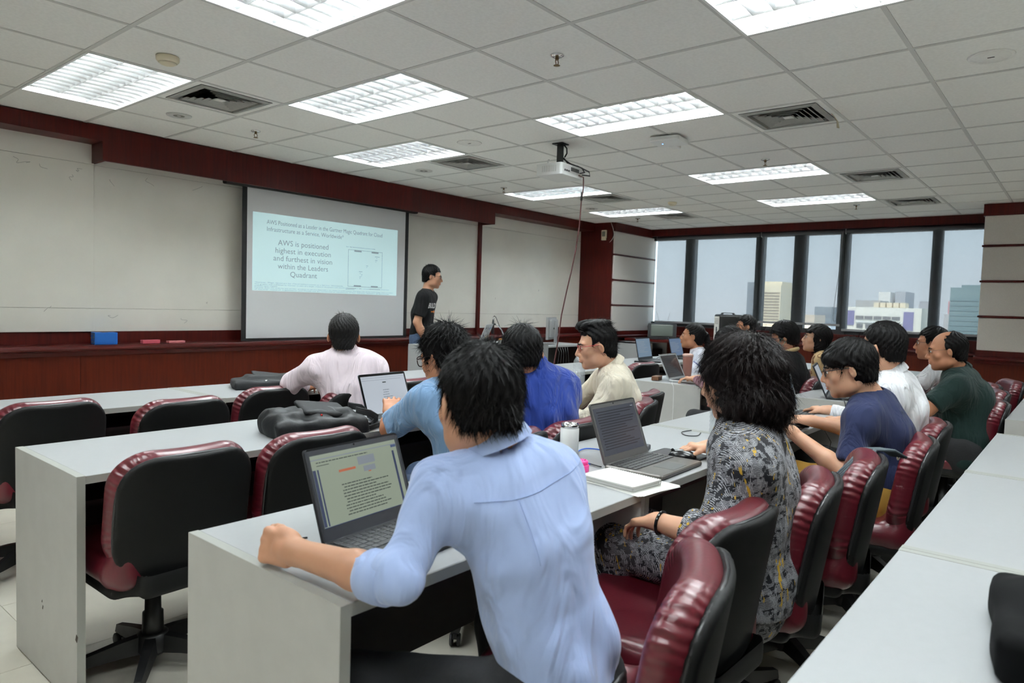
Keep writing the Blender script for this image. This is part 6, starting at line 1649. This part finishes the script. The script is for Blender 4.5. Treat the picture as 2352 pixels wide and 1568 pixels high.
for z, c in ((1.00, (70, 76, 84)), (.88, (60, 84, 130))): MB().box(.1731, .1736, -.03, .03, z, z+.09).build('printed_picture', mat('print_%d' % c[2], srgb(*c), .7), n)
def notice(name, label, loc, rot, w, h, lines, seed):
    t = link(name, None, None, loc, rot, None, label, 'notice')
    MB().box(-w/2, w/2, -.001, 0, 0, h).build('sheet', M_PAPER, t)
    rr = random.Random(seed); b = MB()
    for k in range(lines):
        z = h*(.92-.84*k/lines); th = h*.035 if k else h*.07
        b.box(-w*.44, -w*.44+w*.88*rr.uniform(.5, 1), -.0014, -.001, z-th, z)
    b.build('print_line', MATS['grey_print'], t)
notice('wall_notice', 'white printed notice on the dark corner pillar', (7.967, 1.585, .915), (0, 0, math.radians(-90)), .27, .205, 8, 5)
notice('narrow_notice', 'narrow white notice on the wainscot beside the low cabinet', (8.17, 1.395, .56), (0, 0, 0), .10, .19, 9, 6)
t = thing('wall_sensor', 'small white wall unit high on the corner pillar', 'wall unit', (7.968, 1.635, 2.375), math.radians(-90))
MB().rbox(-.045, .045, -.03, 0, .035, .16, .008, 3).build('housing', M_CREAM, t); MB().rbox(-.04, .04, -.04, 0, 0, .035, .012, 3).build('lamp', M_CREAM, t); MB().box(-.03, .03, -.0315, -.03, .06, .14).build('face_plate', mat('grey_green_plate', srgb(120, 124, 112), .5), t)
t = thing('loose_wire', 'thin white wire dangling from the ceiling beside the wall unit', 'wire', (7.96, 1.52, 2.65)); MB().tube([(0, 0, 0), (-.03, -.06, -.10), (-.035, -.09, -.2), (-.03, -.05, -.27), (-.02, .0, -.31)], .004, 6).build('wire', M_WHITE, t)

# ================================================================== things on the desks
def mesh_bag(name, label, cat, loc, rz, prims, m, warp=None, step=.011, extras=None, it=1, group=None):
    t = thing(name, label, cat, loc, math.radians(rz), group)
    pts = np.array([p[1] for p in prims]); mx = .45
    F = Field(pts.min(0)-mx, pts.max(0)+mx, step)
    for kind, c, s, k in prims:
        if kind == 'e': F.ell(c, s, None, k)
        elif kind == 'b': F.rbox(c, s, min(s)*.55, None, k)
        elif kind == 'ce': F.ell(c, s, None, k, 'cut')
    if warp: F.warp(warp)
    F.plane((0, 0, .0), (0, 0, -1))
    link('shell', sdf_mesh('shell', F, m, it), t)
    if extras: extras(t)
    return t
M_BAG = mat('black_nylon', srgb(16, 17, 19), .55, spec=.3, bump=.25, bscale=40); M_BAG2 = mat('black_canvas', srgb(20, 21, 23), .8, bump=.2, bscale=300); M_STRAP = mat('black_webbing', srgb(24, 25, 27), .7)
crumple = lambda X, Y, Z: .004*np.sin(38*X+22*Z+3*np.sin(20*Y))+.0035*np.sin(55*Y-40*Z+2*np.sin(25*X))+.002*np.sin(90*X+60*Y)
def backpack_extras(t):
    F = Field((-.2, -.2, .03), (.25, .2, .2), .008); F.rbox((.035, -.01, .098), (.105, .075, .012), .012, np.array(Matrix.Rotation(.12, 3, 'Y')@Matrix.Rotation(.22, 3, 'X')), 0)
    link('flap', sdf_mesh('flap', F, M_BAG2), t)
    MB().lathe([(0, -.005), (.005, -.003), (.005, .003), (0, .005)], 10, c=(.0, -.088, .085)).build('red_tag', mat('red_tag', srgb(190, 40, 36), .5), t)
    b = MB()
    for (pts) in ([(.17, -.06, .09), (.23, -.08, .075), (.275, -.06, .05), (.26, -.03, .012), (.20, -.05, .012)], [(.17, .02, .10), (.24, .03, .085), (.28, -.0, .04), (.29, -.05, .012), (.22, -.10, .012), (.14, -.12, .02)]):
        for o in (-.011, -.005, .0, .005, .011): b.tube([(x, y, max(z+o, .006)) for x, y, z in pts], .0045, 6)
    b.build('shoulder_strap', M_STRAP, t)
    MB().tube([(.115+.018*math.cos(a), -.115, .035+.022*math.sin(a)) for a in np.linspace(0, 2*PI, 15)[:-1]], .003, 6, closed=True).build('ring_buckle', M_CHROME, t)
    MB().tube([(-.13, -.095, .062), (-.02, -.118, .060), (.10, -.118, .052)], .0045, 6).build('zip', M_BLACK, t)
mesh_bag('backpack', 'black padded backpack lying on the second-row desk', 'backpack', (.255, -1.82, .75), -12, [('b', (0, -.02, .030), (.205, .115, .042), 0), ('b', (-.02, .01, .068), (.165, .085, .034), .03), ('e', (-.15, .02, .045), (.06, .11, .045), .03)], M_BAG, crumple, .0085, backpack_extras)
def flat_extras(t):
    F = Field((-.2, -.2, .0), (.3, .25, .14), .009); F.rbox((.07, .06, .062), (.13, .10, .007), .006, np.array(Matrix.Rotation(.12, 3, 'Y')@Matrix.Rotation(.10, 3, 'X')), 0); link('flap', sdf_mesh('flap', F, M_BAG2), t)
    MB().lathe([(.0, 0), (.012, .002), (.012, .008), (0, .012)], 12, c=(-.0, -.09, .045)).build('snap_button', M_CHROME, t)
    MB().tube([(-.13, -.02, .045), (-.05, -.06, .05), (.0, -.09, .045), (.06, -.10, .035)], .006, 7).build('strap', M_STRAP, t)
mesh_bag('messenger_bag', 'flat black bag lying beside the man in pink', 'bag', (.89, -.36, .75), -22, [('b', (0, 0, .022), (.19, .13, .03), 0), ('b', (.04, .05, .05), (.14, .09, .025), .03)], M_BAG2, lambda X, Y, Z: .002*np.sin(40*X+30*Y), .010, flat_extras)
def bag4_extras(t):
    MB().tube([(.06, -.06, .108), (.075, -.10, .07), (.06, -.13, .02)], .006, 7).build('piping', mat('grey_piping', srgb(84, 90, 94), .5), t)
    b = MB()
    for k in range(9): b.cbox(.0+.010*k, .055-.002*k, .128-.001*k, .005, .012, .006)
    b.build('zip_teeth', M_BLACK, t)
mesh_bag('shoulder_bag', 'black bag at the bottom right corner on the nearest desk', 'bag', (.0, -4.392, .75), 6, [('b', (.02, -.0, .035), (.19, .13, .045), 0), ('e', (.06, .0, .075), (.14, .10, .035), .03)], mat('black_bag_fabric', srgb(6, 6, 7), .85, spec=.12), lambda X, Y, Z: .003*np.sin(30*X+20*Z), .008, bag4_extras)
M_NVY = mat('dark_blue_nylon', srgb(30, 44, 84), .7, bump=.2, bscale=60)
mesh_bag('handbag', 'dark blue bag with a tan tag on the chair by the man in cream', 'bag', (2.24, -2.20, .50), 10, [('b', (0, 0, .13), (.14, .09, .14), 0), ('e', (0, 0, .24), (.11, .07, .06), .03)], M_NVY, crumple, .011,
         lambda t: (MB().rbox(-.012, .012, -.098, -.09, .235, .29, .004, 2, 'y').build('tan_tag', mat('tan_leather', srgb(190, 140, 70), .6), t), MB().tube([(-.1, 0, .25), (-.05, -.02, .315), (.05, -.02, .315), (.1, 0, .25)], .010, 7).build('handle', M_STRAP, t)))
mesh_bag('dark_bag', 'dark bag strap bundle on the desk edge behind the royal blue shirt', 'bag', (1.40, -2.30, .44), 20, [('b', (0, 0, .18), (.09, .06, .18), 0), ('e', (.03, .02, .34), (.07, .05, .05), .03)], M_BAG, crumple, .012,
         lambda t: MB().tube([(-.05, -.02, .34), (.0, -.03, .40), (.08, .02, .39), (.10, .04, .30)], .012, 7).build('strap', M_STRAP, t))
M_SLATE = mat('slate_blue_nylon', srgb(38, 50, 62), .7, bump=.2, bscale=60)
def chairbag(t):
    b = MB()
    for o in (-.024, -.016, -.008, 0, .008, .016, .024): b.tube([(.10, -.08+o, .17), (.16, -.14+o, .25), (.22, -.19+o, .325), (.27, -.24+o, .325), (.295, -.275+o, .30)], .0055, 6)
    b.build('shoulder_strap', mat('grey_webbing', srgb(60, 70, 76), .7), t)
    MB().tube([(.305+.012*math.cos(a), -.27, .30+.012*math.sin(a)) for a in np.linspace(0, 2*PI, 11)[:-1]], .004, 6, closed=True).build('buckle', MATS['cream_plastic'], t)
    MB().prism([(-.03, .10), (.02, .19), (.03, .20), (.035, .08)], -.115, -.105, 'y').build('pale_pocket', mat('pale_green_lining', srgb(176, 190, 176), .8), t)
mesh_bag('sling_bag', 'slate blue bag slumped in the chair between the dress and the navy T-shirt', 'bag', (1.13, -3.57, .50), 0, [('e', (-.02, .02, .10), (.11, .10, .11), 0), ('e', (.03, -.03, .16), (.08, .07, .06), .04)], M_SLATE, crumple, .011, chairbag)

# bottles and cups
M_WATER = bpy.data.materials.new('clear_bottle_plastic'); M_WATER.use_nodes = True
_nt = M_WATER.node_tree; _nt.nodes.clear(); _o = _nt.nodes.new('ShaderNodeOutputMaterial'); _m = _nt.nodes.new('ShaderNodeMixShader'); _t = _nt.nodes.new('ShaderNodeBsdfTransparent'); _g = _nt.nodes.new('ShaderNodeBsdfGlossy')
_t.inputs[0].default_value = (.97, .98, .985, 1); _g.inputs[1].default_value = .08
_d = _nt.nodes.new('ShaderNodeBsdfDiffuse'); _d.inputs[0].default_value = (.85, .88, .9, 1); _m2 = _nt.nodes.new('ShaderNodeMixShader'); _m.inputs[0].default_value = .10; _m2.inputs[0].default_value = .14
_nt.links.new(_t.outputs[0], _m.inputs[1]); _nt.links.new(_g.outputs[0], _m.inputs[2]); _nt.links.new(_m.outputs[0], _m2.inputs[1]); _nt.links.new(_d.outputs[0], _m2.inputs[2]); _nt.links.new(_m2.outputs[0], _o.inputs[0])
def bottle(label, x, y, r, h):
    t = thing('water_bottle', label, 'bottle', (x, y, .75), 0, 'clear plastic water bottles')
    p = [(r*.9, 0), (r, .008)]
    for k in range(6): z = .02+h*.55*k/6; p += [(r, z), (r*.94, z+h*.045)]
    p += [(r, h*.60), (r, h*.68), (r*.85, h*.78), (r*.42, h*.90), (r*.36, h*.93)]
    MB().lathe(p, 24).build('bottle_body', M_WATER, t)
    MB().lathe([(0, .006), (r*.86, .006), (r*.86, h*.52), (0, h*.52)], 20).build('water', M_WATER, t)
    MB().lathe([(r*.42, h*.93), (r*.42, h), (0, h)], 18).build('cap', M_WHITE, t)
bottle('clear water bottle in front of the man in cream', 2.37, -1.755, .042, .275)
bottle('clear water bottle beside the curly bob on the third-row desk', 1.60, -3.06, .038, .22)
t = thing('thermos_cup', 'white steel thermos cup without lid beside the nearest shoulder', 'cup', (.70, -2.85, .75))
MB().lathe([(.034, 0), (.036, .005), (.036, .105), (.033, .108), (.033, .112)], 28).build('cup_body', M_WHITE, t)
MB().lathe([(.0, .03), (.028, .03), (.029, .112), (.0325, .124), (.0335, .124), (.0335, .108)], 28).build('steel_neck', M_CHROME, t)
t = thing('cup_lid', 'bright pink silicone cup lid on the third-row desk', 'lid', (.517, -3.028, .75))
M_PINKS = mat('pink_silicone', srgb(236, 70, 150), .45)
MB().lathe([(.027, 0), (.029, .002), (.029, .024), (.028, .025)], 28).build('lower_ring', M_PINKS, t); MB().lathe([(.025, .025), (.026, .036), (.023, .040), (0, .041)], 28).build('cap', M_PINKS, t)
b = MB()
for k in range(12): b.lathe([(.0025, .040), (.0015, .0425), (0, .043)], 6, (.015*math.cos(k*PI/6), .015*math.sin(k*PI/6), 0))
b.build('grip_dots', M_PINKS, t)
t = thing('tumbler', 'rose-gold tumbler beside the silver laptop of the right block', 'tumbler', (3.93, -1.79, .75)); MB().lathe([(.032, 0), (.042, .175), (.043, .18)], 24).build('tumbler_body', mat('rose_gold', srgb(196, 140, 128), .35, metal=.3), t); MB().lathe([(.045, .18), (.045, .20), (.03, .206), (0, .206)], 24).build('lid', mat('rose_lid', srgb(206, 168, 156), .4), t)
# notebook, papers, mice, pads, small electronics
t = thing('paper_sheet', 'loose white sheets under the spiral notebook', 'paper', (.50, -3.225, .75), math.radians(-8))
for k in range(3): MB().box(-.105, .105, -.135, .135, .0003+.0006*k, .0008+.0006*k).build('sheet', M_PAPER, t, rot=(0, 0, .05*(k-1)))
t = thing('notebook', 'white spiral notebook on the third-row desk', 'notebook', (.475, -3.215, .7525), math.radians(-6))
MB().rbox(-.078, .078, -.105, .105, 0, .002, .006, 3).build('back_cover', M_PAPER, t); MB().rbox(-.076, .076, -.103, .103, .002, .017, .006, 3).build('page_block', mat('page_edges', srgb(206, 206, 202), .8), t); MB().rbox(-.078, .078, -.105, .105, .017, .0185, .006, 3).build('front_cover', M_PAPER, t)
wl = MB()
for k in range(22): wl.tube([(.078+.006*math.cos(a), -.098+.0093*k, .010+.010*math.sin(a)) for a in np.linspace(0, 2*PI, 9)[:-1]], .0011, 5, closed=True)
wl.build('spiral_wire', M_BLACK, t)
def mouse(label, x, y, yaw, cable=None):
    t = thing('computer_mouse', label, 'mouse', (x, y, .754), math.radians(yaw), 'computer mice')
    F = Field((-.05, -.07, -.01), (.05, .07, .05), .005); F.ell((0, -.008, .006), (.031, .054, .030), None, 0); F.plane((0, 0, .001), (0, 0, -1)); link('shell', sdf_mesh('shell', F, mat('black_gloss_plastic', srgb(16, 16, 18), .25)), t)
    MB().tube([(-.003, .03, .030), (.003, .03, .030)], .006, 10).build('wheel', M_BLACK, t)
    if cable: MB().tube(cable, .0018, 6).build('cable', M_BLACK, t)
mouse('black mouse under the hand of the woman in the patterned dress', .965, -3.185, 20); mouse('black wired mouse under the hand of the young man in navy', 2.10, -3.26, 10, [(0, -.05, .01), (.05, -.12, .0), (.02, -.16, -.06), (.06, -.14, -.2)])
t = thing('mouse_pad', 'dark patterned mouse pad beside the grey laptop', 'mouse pad', (1.01, -3.15, .75), 0, 'mouse pads'); MB().rbox(-.09, .09, -.10, .10, .0005, .0035, .012, 3).build('mat', mat('mouse_pad_print', srgb(52, 50, 52), .7, noise=.5, nscale=30), t)
t = thing('mouse_pad', 'dark mouse pad under the navy T-shirt man\'s hand', 'mouse pad', (2.10, -3.21, .75), .1, 'mouse pads'); MB().rbox(-.10, .10, -.085, .085, .0005, .0035, .012, 3).build('mat', mat('mouse_pad_print2', srgb(74, 56, 56), .7, noise=.5, nscale=30), t)
t = thing('power_bank', 'small dark power adapter behind the grey laptop', 'adapter', (.99, -3.01, .75), .3); MB().rbox(-.05, .05, -.022, .022, .001, .022, .006, 3).build('case', mat('adapter_dark', srgb(44, 46, 52), .5), t)
def smooth_path(pts, n=6):
    P = [V3(p) for p in pts]; P = [P[0]]+P+[P[-1]]; out = []
    for i in range(1, len(P)-2):
        a, b, c, d = P[i-1:i+3]
        for k in range(n):
            s = k/n; out.append(tuple(.5*(2*b+(c-a)*s+(2*a-5*b+4*c-d)*s*s+(3*b-a-3*c+d)*s**3)))
    return out+[tuple(P[-1])]
def cable(label, pts, r, m):
    pts = smooth_path(pts)
    o = MB().tube(pts, r, 7).build('cable', m, label=label, cat='cable'); return o
cable('blue network cable looping behind the grey laptop', [(.62, -3.0, .754), (.66, -2.93, .754), (.74, -2.86, .756), (.83, -2.84, .756), (.86, -2.90, .755), (.82, -2.98, .755)], .0028, mat('blue_cable', srgb(40, 90, 190), .5))
cable('thin black charger cable running to the grey laptop', [(.60, -3.06, .758), (.64, -2.96, .7535), (.70, -2.87, .7535), (.66, -2.80, .7535), (.56, -2.78, .7535)], .0022, M_BLACK)
cable('black charger cable beside the fist of the nearest man', [(-.57, -3.06, .757), (-.60, -3.00, .754), (-.58, -2.95, .754), (-.54, -2.96, .754)], .0024, M_BLACK)
cable('black cable ring beside the hidden water bottle', [(1.55, -3.0, .7535), (1.47, -3.02, .7535), (1.44, -2.98, .7535), (1.50, -2.93, .7535), (1.58, -2.94, .7535)], .0022, M_BLACK)
cable('black cable hanging over the aisle desk panel', [(3.52, -3.10, .757), (3.44, -3.14, .757), (3.385, -3.16, .755), (3.374, -3.17, .70), (3.375, -3.16, .5), (3.374, -3.15, .25)], .003, M_BLACK)
cable('tangled black cables between the two front laptops', [(5.42, -.75, .754), (5.56, -.80, .755), (5.66, -.70, .765), (5.60, -.62, .755), (5.72, -.60, .77), (5.80, -.72, .755), (5.70, -.80, .756), (5.62, -.72, .757), (5.86, -.66, .755)], .0035, M_BLACK)
cable('thin white charger cable hanging from the silver laptop', [(3.53, -1.86, .757), (3.44, -1.90, .756), (3.383, -1.93, .752), (3.372, -1.95, .70), (3.374, -1.95, .45)], .0018, M_WHITE)
t = thing('sunglasses_case', 'brown case lying behind the silver laptop', 'case', (3.55, -1.71, .75), .2); MB().rbox(-.06, .06, -.03, .03, .001, .035, .015, 4).build('case_shell', mat('brown_leather', srgb(92, 58, 34), .5), t)
for lb, x, y, rz, c in (('dark phone beside the leftmost front laptop', 5.03, -.74, .5, (26, 26, 30)), ('pink phone beside the silver laptop', 3.97, -1.92, .9, (206, 160, 150)), ('closed silver notebook computer by the water bottle', 2.12, -1.88, .1, (150, 152, 158))):
    if 'closed' in lb:
        t = thing('closed_laptop', lb, 'laptop', (x, y, .75), rz); MB().rbox(-.15, .15, -.105, .105, .001, .009, .01, 3).build('base', M_SILV, t); MB().rbox(-.15, .15, -.105, .105, .0095, .016, .01, 3).build('lid', M_SPACE, t)
    else:
        t = thing('phone', lb, 'phone', (x, y, .75), rz); MB().rbox(-.037, .037, -.075, .075, .0005, .009, .01, 4).build('case', mat('phone_%d' % c[0], srgb(*c), .4), t); MB().rbox(-.034, .034, -.072, .072, .009, .0095, .008, 4).build('glass', M_GLOSSB, t)
# scuffs on desk panels, faint pen marks left on the whiteboards
M_MARK = mat('dark_scuff', srgb(70, 62, 54), .9)
M_PEN = mat('faint_pen_mark', srgb(150, 150, 146), .6)
_d2 = [o for o in bpy.data.objects if o.get('label', '').startswith('white laminate left end desk of the left block, second row')][0]
_d3 = [o for o in bpy.data.objects if o.get('label', '').startswith('white laminate left end desk of the left block, third row')][0]
def scuff(par, x, y, z, sy, sz):
    o = MB().cbox(0, 0, 0, .0008, sy, sz, Matrix.Rotation(.4, 3, 'X')).build('scuff_mark', M_MARK, par)
    o.location = V3(x, y, z)-V3(par.location)
for q in ((-.7115, -1.671, .264, .004, .009), (-.7115, -1.679, .245, .004, .014), (-.7115, -1.99, .24, .014, .022)): scuff(_d2, *q)
for q in ((.421, -3.281, .622, .010, .006), (.421, -3.30, .618, .014, .005), (.421, -3.312, .617, .008, .006)): scuff(_d3, *q)
rr = random.Random(21)
for (x, z, y, n) in ((.648, 2.29, 2.0592, 4), (.60, 2.262, 2.0592, 3), (.20, 2.335, 2.0592, 5), (.373, 2.31, 2.0592, 2), (.93, 2.22, 2.0842, 4), (1.2, 2.33, 2.0842, 3), (1.6, 2.28, 2.0842, 3), (.9, 1.12, 2.0842, 3), (1.5, 1.1, 2.0842, 4), (.4, 1.15, 2.0592, 3), (1.75, 1.24, 2.0842, 2), (6.9, 1.55, 2.0842, 2), (5.9, 1.4, 2.0842, 2)):
    pts = [(x, y, z)]
    for k in range(n): pts.append((pts[-1][0]+rr.uniform(-.03, .05), y, pts[-1][2]+rr.uniform(-.03, .03)))
    MB().tube(smooth_path(pts, 4), .0012, 5).build('pen_mark', M_PEN, wf)
